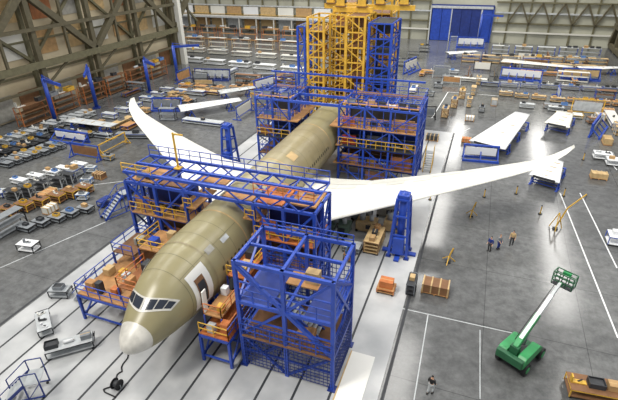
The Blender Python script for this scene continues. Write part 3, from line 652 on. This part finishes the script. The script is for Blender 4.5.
row((196,46),(290,51),9,rack,'tan','pallet rack','before the brown racks','tan pallet racks',0,.7,2.95,6,1.6,2.,H=3,fm='tan',sm='cream3',n=3)
row((186,88),(250,94),6,cart,'tan','parts cart','left of the tail dock','tan parts carts',0,.8,1.0,3,1.4,1.2,fm='tan',sm='ply',H=1.)
row((400,66),(424,52),3,rack,'grey','tool rack','right of the tail dock','grey tool racks',0,.7,1.95,3,1.2,1.2,H=2,fm='grey',sm='dgrey',n=3)
row((262,82),(292,84),3,cart,'dark','parts cart','beside the blue dock tower','dark parts carts',0,.8,1.0,2.4,1.4,fm='dgrey',sm='brown',H=1.)
row((600,158),(616,165),2,cart,'white','crate cart','beside the right wing tip','white crate carts',0,.9,.9,2.4,1.6,fm='steel',sm='white',H=.9)
row((602,130),(616,135),2,rack,'steel','parts shelf','behind the right wing tip','steel parts shelves',0,.9,1.55,2.4,1.2,H=1.6,fm='steel',sm='tan',n=3)
# single carts
def single(label,px,py,rz,L,W,**kw):
    p=spot(px,py,L,W,rz); return cart(label,p,rz,L,W,**kw),p
o,p=single('dark-legged white-topped cart standing alone on the left floor',30,250,.15,2.,1.2,H=.95,fm='black',sm='white'); load('part','grey machined part on the lone white-topped cart',p+Vector((0,0,.95)),.2,1,None,'grey')
o,p=single('white tray cart near the left edge of the pale strip',68,318,2.5,2.6,1.1,H=.8,fm='dgrey',sm='lgrey')
for i in range(3): load('part','%s pale part lying on the white tray cart by the strip edge'%ORD[i],p+Vector(((i-1)*-.7,(i-1)*.5,.8)),.6*i,.8,None,('white','dgrey','cream')[i])
o,p=single('long white worktable cart left of the nose cone',72,350,.75,3.4,1.2,H=.85,fm='dgrey',sm='lgrey')
load('bin','dark bin on the long worktable cart left of the nose',p+Vector((-.9,-.8,.85)),.75,1.3,None,'dgrey'); load('roll','white roll on the long worktable cart left of the nose',p+Vector((0,0,.85)),.75,1.,None,'white'); load('box','grey carton at far end of the worktable cart left of nose',p+Vector((.9,.85,.85)),.75,1.2,None,'grey')
o,p=single('small dark toolbox cart left of the brown nose platform',62,296,.3,1.8,1.0,H=.9,fm='dgrey',sm='steel'); load('bin','grey bin on the toolbox cart left of the nose platform',p+Vector((0,0,.9)),.3,1.2,None,'grey')
o,p=single('orange crate trolley on the dark floor below the right wing',386,291,0,1.6,1.3,H=.6,fm='orange',sm='ply',handle=False); load('box','orange-brown wooden box on the orange crate trolley',p+Vector((0,0,.6)),0,2,None,'orange')
o,p=single('narrow grey upright trolley between orange trolley and brown crate',411,290,PI/2,1.8,.8,H=1.3,fm='grey',sm='dgrey',levels=3)
load('box','small tan carton on the narrow grey upright trolley',p+Vector((0,0,1.3)),PI/2,1,None,'tan')
o,p=single('yellow-brown machinery cart at the bottom right corner',592,394,.1,3.4,1.6,H=.9,fm='yellow',sm='brown')
for i,(dx,k,m,c) in enumerate(((-1.1,'part','yellow','yellow bracket'),(0,'bin','dgrey','dark bin'),(1.1,'box','card','brown carton'))): load(k,'%s on the machinery cart at the bottom right corner'%c,p+Vector((dx,dx*.1,.9)),.1,1.4,None,m)
o,p=single('small blue and white cart at the right picture edge',613,243,0,1.4,1.6,H=1.1,fm='blue',sm='white'); load('box','white carton on the blue and white edge cart',p+Vector((0,0,1.1)),0,1.3,None,'white')
o,p=single('brown rack trolley with stacked shelves beside the front gantry',384,248,PI/2,3.4,1.6,H=1.5,fm='brown',sm='tan',levels=4)
for i in range(3): load('box','%s carton on top of the brown rack trolley, counted from near end'%ORD[i],p+Vector((0,-1.1+1.1*i,1.5)),PI/2,1.2,None,('card','dgrey','ply')[i])
single('grey pallet cart between gantry and jack tower',352,250,0,1.8,1.4,H=.7,fm='grey',sm='lgrey')
def machine(label,q,rz=0.,m='teal',name='hydraulic_unit'):
    t=T(name,label,'machine',q,rz)
    MB().box((0,0,.7),(2.2,1.6,1.1)).build('cabinet',m,t,bevel=.06); MB().tube((-.5,0,1.25),(-.5,0,2.1),.35,14).build('tank','steel',t,True); MB().tube((.5,0,1.25),(.5,0,1.9),.25,12).build('tank','lgrey',t,True)
    MB().path([(.5,0,1.9),(.5,.4,2.2),(-.5,.4,2.2),(-.5,0,2.1)],.06).build('pipe','dgrey',t); MB().box((.4,-.83,.8),(.7,.06,.5)).build('control_panel','dgrey',t); wheels(t,2.2,1.8,.16)
    return t
for i,(px,py,m,n_) in enumerate(((340,232,'teal','left'),(362,218,'grey','middle'),(384,214,'mat_grey','right'))):
    machine('grey-green hydraulic unit under the right wing root, %s one'%n_,spot(px,py,2.4,2.0,0),0,m)
def crate_at(label,p,L,W,H,m,rz=0):
    t=T('crate',label,'crate',p,rz); mb=MB()
    for x in (-L/2+.1,0,L/2-.1): mb.b2((x-.06,-W/2,0),(x+.06,W/2,.12))
    mb.b2((-L/2,-W/2,.12),(L/2,W/2,.16)).build('pallet','ply',t); MB().b2((-L/2+.04,-W/2+.04,.16),(L/2-.04,W/2-.04,H)).build('body',m,t)
    mb=MB()
    for k in range(4):
        x=-L/2+.1+(L-.2)*k/3
        for s in (-1,1): mb.b2((x-.06,s*(W/2-.04)-.03,.16),(x+.06,s*(W/2-.04)+.03,H+.02))
        mb.b2((x-.06,-W/2,H),(x+.06,W/2,H+.05))
    mb.build('battens','tan',t); return t
def crate(label,px,py,L,W,H,m,rz=0): return crate_at(label,spot(px,py,L,W,rz),L,W,H,m,rz)
crate('long brown slatted crate on a pallet on the dark floor',435,291,2.4,1.4,1.,'brown')
crate('pale wooden crate beside the white crate carts at right',598,178,2,1.2,.8,'tan'); crate('brown crate behind the yellow-brown carts at left',100,178,1.6,1.1,.8,'brown')
crate('tan crate near the foot of the tail dock',296,110,1.8,1.3,1.,'tan'); crate('dark crate right of the rear gantry',432,140,2,1.3,.9,'dgrey')
crate('white crate at the aisle beside the grey shelves',486,122,1.6,1.2,.8,'white'); crate('orange crate near the right wing trailing edge',466,142,1.5,1.1,.7,'orange')
t=T('floor_mat','pale rectangular plywood sheet lying beside the blue stair tower','mat',(14.25,6.2,.026)); MB().b2((-.95,-2.6,0),(.95,2.6,.05)).build('sheet','cream2',t); MB().b2((-.95,-2.6,.05),(-.85,2.6,.08)).build('edge','tan',t)
def mstairs(label,px,py,rz,H,W=1.2,m='blue'):
    L=H*1.1+1; p=spot(px,py,L,W,rz); t=T('mobile_stairs',label,'stairs',p,rz); mb=MB(); x0,x1=-L/2,L/2-1
    wheels(t,L,W)
    mb.bar((x0,-W/2,.1),(x1,-W/2,H),.08,.2).bar((x0,W/2,.1),(x1,W/2,H),.08,.2)
    for x in (x1,L/2): 
        for s in (-1,1): mb.bar((x,s*W/2,.15),(x,s*W/2,H),.08)
    mb.bar((x0,-W/2,.2),(L/2,-W/2,.2),.08).bar((x0,W/2,.2),(L/2,W/2,.2),.08).bar((x1,-W/2,.2),(L/2,-W/2,H),.05).build('frame',m,t)
    MB().b2((x1,-W/2,H-.03),(L/2,W/2,H+.03)).build('platform','steel',t)
    n=int(H/.25)
    for i in range(1,n): MB().box((x0+(x1-x0)*i/n,0,.1+(H-.1)*i/n),(.26,W-.1,.04)).build('step','steel',t)
    mb=MB()
    for s in (-1,1):
        mb.bar((x0,s*W/2,1.),(x1,s*W/2,H+1),.06).bar((x1,s*W/2,H+1),(L/2,s*W/2,H+1),.06).bar((L/2,s*W/2,H),(L/2,s*W/2,H+1),.06).bar((x1,s*W/2,H),(x1,s*W/2,H+1),.06).bar((x0,s*W/2,.2),(x0,s*W/2,1),.06)
    mb.build('handrail',m,t); return t
mstairs('low blue mobile stairs at the bottom left corner',28,394,.6,1.5,1.4,'dblue')
mstairs('blue mobile stairs at the far side of the nose platform',118,214,1.2,2.4); mstairs('blue mobile stairs below the left wing near the gantry',150,192,.2,2.6)
mstairs('yellow mobile stairs beside the rear gantry at right',425,168,1.6,2.,1.1,'yellow'); mstairs('blue mobile stairs in the far aisle near the big door',452,52,1.6,4,2)
def jib(label,px,py,H,arm,rz,m='blue'):
    p=spot(px,py,1.4,1.4,0); t=T('jib_crane',label,'crane',p,rz)
    MB().box((0,0,.1),(1.4,1.4,.2)).build('base_plate','dblue',t); MB().tube((0,0,.2),(0,0,H),.36,12).build('post',m,t,True)
    bm1('arm',(-.3,0,H-.3),(arm,0,H-.3),.3,m,t,.5); bm1('tie_rod',(0,0,H+.5),(arm*.7,0,H-.1),.1,m,t); MB().tube((0,0,H),(0,0,H+.6),.15,8).build('post_top',m,t)
    MB().box((arm*.75,0,H-.85),(.5,.4,.55)).build('hoist','yellow',t); MB().tube((arm*.75,0,H-3),(arm*.75,0,H-1),.04,6).build('chain','dgrey',t); return t
jib('blue jib crane by the left wall, nearest the camera',57,122,8,6,-.3); jib('blue jib crane by the left wall, right of the nearest one',97,108,8,6,-.9)
jib('blue jib crane at the far end of the left wall',178,80,8,6,.6); jib('slim blue jib crane behind the left wing tip',150,92,7,5,-.5)
jib('tall blue jib crane in the far right bay',478,44,9,6,0)
t=T('hoist_post','slim yellow hoist post rising from the front gantry roof','hoist',(-5,15,10.13)); MB().box((0,0,.06),(.6,.6,.12)).build('base','yellow',t); MB().tube((0,0,.1),(0,0,3.4),.1,8).build('post','yellow',t); MB().bar((0,0,3.3),(1.0,0,3.3),.12).build('arm','yellow',t)
def lifter(label,px,py,h,lean):
    p=spot(px,py,1.4,1.4,0); t=T('tripod_lifter',label,'lifter',p)
    for a in (.4,2.5,4.6): bm1('leg',(.7*math.cos(a),.7*math.sin(a),.05),(0,0,h*.45),.08,'yellow',t)
    bm1('mast',(0,0,.2),(lean*.3,0,h*.6),.12,'yellow',t); bm1('arm',(lean*.3,0,h*.6),(lean,.2,h),.1,'yellow',t); MB().tube((lean,.2,h-.7),(lean,.2,h),.03,6).build('cable','dgrey',t); MB().box((0,0,.08),(.5,.5,.14)).build('foot_weight','dgrey',t)
lifter('tall yellow tripod lifter leaning under the right wing tip',555,229,4.6,2.0); lifter('short yellow tripod stand beside the brown slatted crate',448,262,1.6,.3); lifter('yellow tripod stand below the middle of right wing',471,216,1.8,.3)
def stan(label,px,py):
    p=spot(px,py,.5,.5,0); t=T('stanchion',label,'post',p); MB().tube((0,0,0),(0,0,.08),.22,12).build('base','black',t); MB().tube((0,0,.08),(0,0,1.1),.06,8).build('pole','yellow',t); MB().tube((0,0,1.05),(0,0,1.16),.08,8).build('cap','black',t)
for i,(x,y) in enumerate(((430,200),(484,197),(516,194),(540,214),(566,196),(583,160))): stan('yellow stanchion near the right wing, %s from left'%ORD[i],x,y)
# boom lift
base=G(519,358); tip=G(566,276,5.3); dv=tip-base; ang=math.atan2(dv.y,dv.x); D=math.hypot(dv.x,dv.y)
free(base,2.2,2.2)
bl=T('boom_lift','green and white telescopic boom lift parked on the open floor','boom lift',(base.x,base.y,0),ang)
MB().prism([(-1.5,.45),(1.5,.45),(1.35,.85),(-1.35,.85)],-.75,.75).build('chassis','dgreen',bl,bevel=.05)
for a in (-1.15,1.15):
    MB().tube((a,-1,.5),(a,1,.5),.1).build('axle','dgrey',bl)
    for s in (-1,1):
        w=MB().tube((a,s*.8,.5),(a,s*1.15,.5),.5,20).build('tyre','black',bl,bevel=.06); MB().tube((a,s*1.1,.5),(a,s*1.18,.5),.28,14).build('hub','green',w)
MB().tube((0,0,.85),(0,0,1.02),.6,20).build('slew_ring','dgrey',bl)
MB().prism([(-1.9,1.02),(.9,1.02),(1.,1.3),(.5,1.75),(-1.5,1.85),(-1.95,1.5)],-1.05,-.4).build('engine_hood','green',bl,bevel=.06)
MB().prism([(-1.9,1.02),(.9,1.02),(1.,1.3),(.5,1.65),(-1.5,1.75),(-1.95,1.5)],.4,1.05).build('tank_hood','green',bl,bevel=.06)
MB().b2((-2.1,-1,1.05),(-1.7,1,1.75)).build('counterweight','dgreen',bl,bevel=.08)
MB().prism([(-1.7,1.1),(-.9,1.1),(-1.2,2.25),(-1.6,2.25)],-.3,.3).build('boom_mount','dgreen',bl)
pa=Vector((-1.4,0,2.1)); pe=Vector((D-.8,0,5.0)); dd=(pe-pa)
MB().bar(pa,pa+dd*.5,.36,.44).build('boom_base','green',bl,bevel=.03); MB().bar(pa+dd*.46,pa+dd*.8,.28,.34).build('boom_middle','white',bl,bevel=.02); MB().bar(pa+dd*.78,pe,.2,.24).build('boom_inner','lgrey',bl)
MB().bar(pa+dd*.1+Vector((0,0,.25)),pa+dd*.48+Vector((0,0,.25)),.26,.04).build('boom_stripe','white',bl)
MB().tube((.2,0,1.3),pa+dd*.38+Vector((0,0,-.2)),.09).build('lift_cylinder','steel',bl,True)
MB().bar(pe,pe+Vector((.4,0,-.4)),.2,.25).build('jib','green',bl)
bk=pe+Vector((.75,0,-.55)); MB().b2((bk.x-.35,-.75,bk.z-.05),(bk.x+.35,.75,bk.z+.02)).build('basket_floor','dgrey',bl)
mb=MB()
for z in (.35,.75,1.1):
    for s in (-1,1): mb.bar((bk.x-.35,s*.75,bk.z+z),(bk.x+.35,s*.75,bk.z+z),.06); mb.bar((bk.x+s*.35,-.75,bk.z+z),(bk.x+s*.35,.75,bk.z+z),.06)
for x in (-.35,.35):
    for y in (-.75,-.25,.25,.75): mb.bar((bk.x+x,y,bk.z),(bk.x+x,y,bk.z+1.12),.06)
mb.build('basket_rails','dgreen',bl); MB().box((bk.x+.25,0,bk.z+.95),(.25,.6,.25)).build('control_box','green',bl,bevel=.03)
MB().path([(-1.0,.3,2.4),(.5,.36,3.0),(2,.36,3.6),tuple(pe+Vector((0,.25,.1)))],.03).build('hose','black',bl)
# cable
cp=[G(128,352),G(122,372),G(112,384),G(104,392),G(116,398)]
pts=[]
for i in range(len(cp)-1):
    for k in range(6):
        t_=k/6; pts.append(tuple(cp[i].lerp(cp[i+1],t_)+Vector((.15*math.sin(3*i+k),0,.07))))
tag(MB().path(pts,.05).build('power_cable','black'),'black cable snaking on the floor from under the nose','cable')
p=spot(118,388,.8,.6,0); t=T('cable_reel','black cable reel on the floor in front of the nose','reel',p); MB().tube((-.25,0,.4),(-.2,0,.4),.4,16).tube((.2,0,.4),(.25,0,.4),.4,16).build('flange','black',t); MB().tube((-.2,0,.4),(.2,0,.4),.25,14).build('drum','dgrey',t); MB().bar((-.3,-.3,.03),(-.3,.3,.03),.06).bar((.3,-.3,.03),(.3,.3,.03),.06).bar((-.3,0,.03),(-.3,0,.4),.05).bar((.3,0,.03),(.3,0,.4),.05).build('stand','steel',t)
# gear standing on the gantry decks
def deckgear(x0,x1,y,z,n,where,dk=DK):
    for i in range(n):
        k=LK[rnd.randrange(len(LK))]; x=x0+(x1-x0)*(i+.5)/n
        load(k[0],'%s, %s from left on %s'%(k[2],ORD[i],where),(x,y+rnd.uniform(-.1,.1),z+dk+.003),rnd.uniform(-.1,.1),min(1.5,(x1-x0)/n/.9),None,k[1])
deckgear(-9.2,-4.2,14.4,2.9,4,'lower left deck of front gantry',.143); deckgear(-9.2,-4.2,14.4,5.8,4,'upper left deck of front gantry',.143)
deckgear(4.2,8.3,14.4,2.9,3,'lower right deck of front gantry',.143); deckgear(4.2,8.3,14.4,5.8,3,'upper right deck of front gantry',.143)
deckgear(3.9,5.8,16,9.0,1,'orange roof deck of front gantry',.14); deckgear(6.5,8.4,16,9.0,1,'plywood roof deck of front gantry',.14); deckgear(-9,-7,14.2,9.0,2,'left roof deck of front gantry',.14)
deckgear(3.9,12.8,38.55,10.2,7,'right roof walkway of rear gantry',.15); deckgear(-7.8,-3.8,38.55,10.2,3,'left roof walkway of rear gantry',.15)
deckgear(3.9,12.8,38.4,7.5,6,'right third deck of rear gantry'); deckgear(3.9,12.8,38.4,5.0,6,'right second deck of rear gantry'); deckgear(3.9,12.8,38.4,2.5,6,'right lowest deck of rear gantry')
deckgear(-7.8,-3.8,38.6,7.5,3,'left third deck of rear gantry'); deckgear(-7.8,-3.8,38.6,5.0,3,'left second deck of rear gantry')
# more individual fixtures standing about in the bays
CN={'blue':'blue','dgrey':'dark','tan':'tan','lgrey':'pale','brown':'brown','yellow':'yellow','orange':'orange','white':'white','steel':'steel','grey':'grey','cream':'cream','ply':'plywood','teal':'grey-green','black':'black'}
def scatter(x0,x1,y0,y1,n,where,seed,slope=0.,big=1.,kinds=('cart','long','long','rack','crate','frame','frame')):
    r=random.Random(seed); P=sorted([(r.uniform(x0,x1),r.uniform(y0,y1)) for _ in range(n)],key=lambda q:-q[1]); c=0
    for px,py in P:
        py+=slope*(px-(x0+x1)/2); kd=r.choice(kinds); rz=r.choice([0,0,0,PI/2,PI/2,.3]); f=r.choice(['blue','dgrey','steel','yellow','brown','blue','black']); s=r.choice(['tan','lgrey','grey','brown','grey','cream','ply'])
        L,W,Hh={'cart':(r.uniform(1.5,2.6),r.uniform(.9,1.4),r.uniform(.7,1.2)),'long':(r.uniform(4,8),r.uniform(1.1,1.8),r.uniform(.7,1.)),'rack':(r.uniform(2,5),1.2,r.uniform(1.4,2.6)),'crate':(r.uniform(1.2,2.4),r.uniform(1,1.5),r.uniform(.6,1.2)),'machine':(2.4,2,1),'frame':(r.uniform(3,6.5),1.8,r.uniform(1.6,2.8))}[kd]
        if kd!='machine': L*=big
        hx,hy=halfs(L,W,rz); p=free(G(px,py),hx,hy)
        if p is None: continue
        o_=ORD[c]; c+=1; tail='%s nearest %s'%(o_,where)
        if kd in('cart','long'):
            cart('%s%s cart with %s shelves, %s'%('long ' if kd=='long' else '',CN[f],CN[s],tail),p,rz,L,W,Hh,f,s,2)
            k=LK[r.randrange(len(LK))]; load(k[0],'%s on the cart that is %s'%(k[2],tail),p+Vector((0,0,Hh)),rz,r.uniform(1,1.5),None,k[1])
        elif kd=='rack': rack('%s rack with %s shelves, %s'%(CN[f],CN[s],tail),p,rz,L,W,Hh,f,s,3)
        elif kd=='crate': crate_at('%s crate on a pallet, %s'%(CN[s],tail),p,L,W,Hh,s,rz)
        elif kd=='machine': machine('%s wheeled machine with tanks, %s'%(CN[s],tail),p,rz,s,'ground_unit')
        else:
            t=T('holding_frame','%s frame holding a %s panel, %s'%(CN[f],CN[s],tail),'frame',p,rz)
            for a in (-1,1):
                MB().bar((a*L/2*.95,-W/2,.06),(a*L/2*.95,W/2,.06),.12).build('foot',f,t); bm1('upright',(a*L/2*.95,0,.1),(a*L/2*.95,0,Hh),.14,f,t); bm1('brace',(a*L/2*.95,-W/2+.1,.1),(a*L/2*.95,0,Hh*.6),.1,f,t)
            bm1('top_rail',(-L/2,0,Hh),(L/2,0,Hh),.14,f,t); bm1('low_rail',(-L/2,0,.4),(L/2,0,.4),.1,f,t); MB().b2((-L/2*.85,-.06,.6),(L/2*.85,.02,Hh*.85)).build('panel',s,t)
scatter(84,120,124,160,6,'of the left wall clutter',1,-.3); scatter(125,245,86,122,14,'of the clutter behind left wing',2,-.1); scatter(12,118,174,232,5,'of the left floor clutter',3,-.2,1.,('cart','cart','crate','rack'))
scatter(408,488,70,122,8,'of the centre aisle clutter',4); scatter(490,616,94,124,8,'of the clutter behind right wing',5,.05); scatter(452,605,56,88,16,'of the far right clutter',6,.05,1.3)
scatter(192,290,74,98,12,'of the far left clutter',7,.05,1.3); scatter(335,398,196,262,7,'of the gear under the wing root',8,0.,.8,('cart','machine','crate','machine','cart','frame'))
scatter(575,616,112,150,4,'of the clutter at right edge',10)

# ================================================================ people
def skin(name,V,E,Rr,m,par,root=0,sub=1):
    me=bpy.data.meshes.new(name); me.from_pydata(V,E,[]); me.materials.append(M[m]); o=bpy.data.objects.new(name,me); COL.objects.link(o)
    if par: o.parent=par
    o.modifiers.new('skin','SKIN')
    if not me.skin_vertices: return o
    for i,r in enumerate(Rr): me.skin_vertices[0].data[i].radius=(r,r); me.skin_vertices[0].data[i].use_root=(i==root)
    s=o.modifiers.new('sub','SUBSURF'); s.levels=sub; s.render_levels=sub
    return o
def person(label,px,py,rz,shirt,trous,hairm='black',pose=0):
    p=spot(px,py,.6,.5,0); t=T('person',label,'person',p,rz)
    st=.16 if pose==1 else .04; ar=.22 if pose==2 else .06
    V=[(0,0,.95),(0,0,1.12),(0,.01,1.34),(0,0,1.48),(0,.01,1.56),(0,.03,1.66),(0,.01,1.74),(0,.125,1.63),
       (.19,0,1.42),(.25,-.02,1.15),(.25,.1+ar,.98 if pose<2 else 1.1),(-.19,0,1.42),(-.25,-.02,1.15),(-.25,.08,.92),
       (.1,0,.9),(.11,st,.5),(.11,st*.6-.02,.09),(-.1,0,.9),(-.11,-st*.4+.02,.5),(-.11,-st-.02,.09)]
    E=[(0,1),(1,2),(2,3),(3,4),(4,5),(5,6),(5,7),(2,8),(8,9),(9,10),(2,11),(11,12),(12,13),(0,14),(14,15),(15,16),(0,17),(17,18),(18,19)]
    Rr=[.12,.12,.14,.055,.07,.1,.07,.02,.06,.045,.03,.06,.045,.03,.09,.065,.04,.09,.065,.04]
    for s,w in ((1,10),(-1,13)):
        wx,wy,wzz=V[w]; b=len(V); V.append((wx,wy+.05,wzz-.07)); E.append((w,b)); Rr.append(.03)
        for k in range(4):
            q=len(V); V.append((wx+(k-1.5)*.02,wy+.09,wzz-.12)); V.append((wx+(k-1.5)*.02,wy+.1,wzz-.16+.01*abs(k-1))); E+= [(b,q),(q,q+1)]; Rr+=[.009,.007]
        q=len(V); V.append((wx-s*.05,wy+.08,wzz-.08)); E.append((b,q)); Rr.append(.01)
    skin('body',V,E,Rr,'skin',t)
    skin('shirt',[V[0],V[1],V[2],(0,0,1.45),V[8],V[9],tuple(Vector(V[9]).lerp(Vector(V[10]),.7)),V[11],V[12],tuple(Vector(V[12]).lerp(Vector(V[13]),.7))],[(0,1),(1,2),(2,3),(2,4),(4,5),(5,6),(2,7),(7,8),(8,9)],[.15,.15,.17,.075,.085,.068,.05,.085,.068,.05],shirt,t)
    skin('trousers',[(0,0,.98),V[14],V[15],(V[16][0],V[16][1],.12),V[17],V[18],(V[19][0],V[19][1],.12)],[(0,1),(1,2),(2,3),(0,4),(4,5),(5,6)],[.14,.115,.09,.07,.115,.09,.07],trous,t)
    for a in (16,19): MB().prism([(-.1,0),(.2,0),(.2,.05),(.05,.11),(-.1,.11)],-.05,.05).build('shoe','black',t).matrix_local=Matrix.Translation((V[a][0],V[a][1],0))@Matrix.Rotation(PI/2,4,'Z')
    skin('hair',[(0,-.03,1.66),(0,-.01,1.74),(0,.05,1.76)],[(0,1),(1,2)],[.1,.09,.06],hairm,t)
    for s in (-1,1): MB().box((s*.035,.118,1.67),(.02,.02,.012)).build('eye','black',t)
person('person in dark blue clothes standing leftmost of three below the wing',489,251,2.6,'dblue','dgrey','black',0)
person('person in grey top standing in the middle of three below the wing',498,249,-2.4,'grey','dblue','brown',2)
person('person in tan-orange top walking, rightmost of three below the wing',511,245,2.9,'tan','dgrey','black',1)
person('person in black and white clothes walking near the bottom edge',430,393,-.4,'black','lgrey','black',1)

# ================================================================ light
w=bpy.data.worlds.new('world'); SC.world=w; w.use_nodes=True
bg=w.node_tree.nodes['Background']; bg.inputs[0].default_value=(.97,.98,1,1); bg.inputs[1].default_value=.54
sd=bpy.data.lights.new('sun','SUN'); sd.energy=2.0; sd.angle=rad(12); sd.color=(1,.96,.88); so=bpy.data.objects.new('sun',sd); COL.objects.link(so); so.rotation_euler=(rad(24),rad(-24),0)
for i,x in enumerate((-42,-14,14,42)):
    for j,y in enumerate((25,85,150)):
        ld=bpy.data.lights.new('bay_light','AREA'); ld.shape='RECTANGLE'; ld.size=5; ld.size_y=46; ld.energy=7000; ld.color=(1,.98,.93)
        lo=bpy.data.objects.new('bay_light',ld); COL.objects.link(lo); lo.location=(x,y,36)
bad=[l for l,c in LABELS.items() if c>1 or not 4<=len(l.split())<=16]
print('BAD LABELS',bad[:20],len(bad))
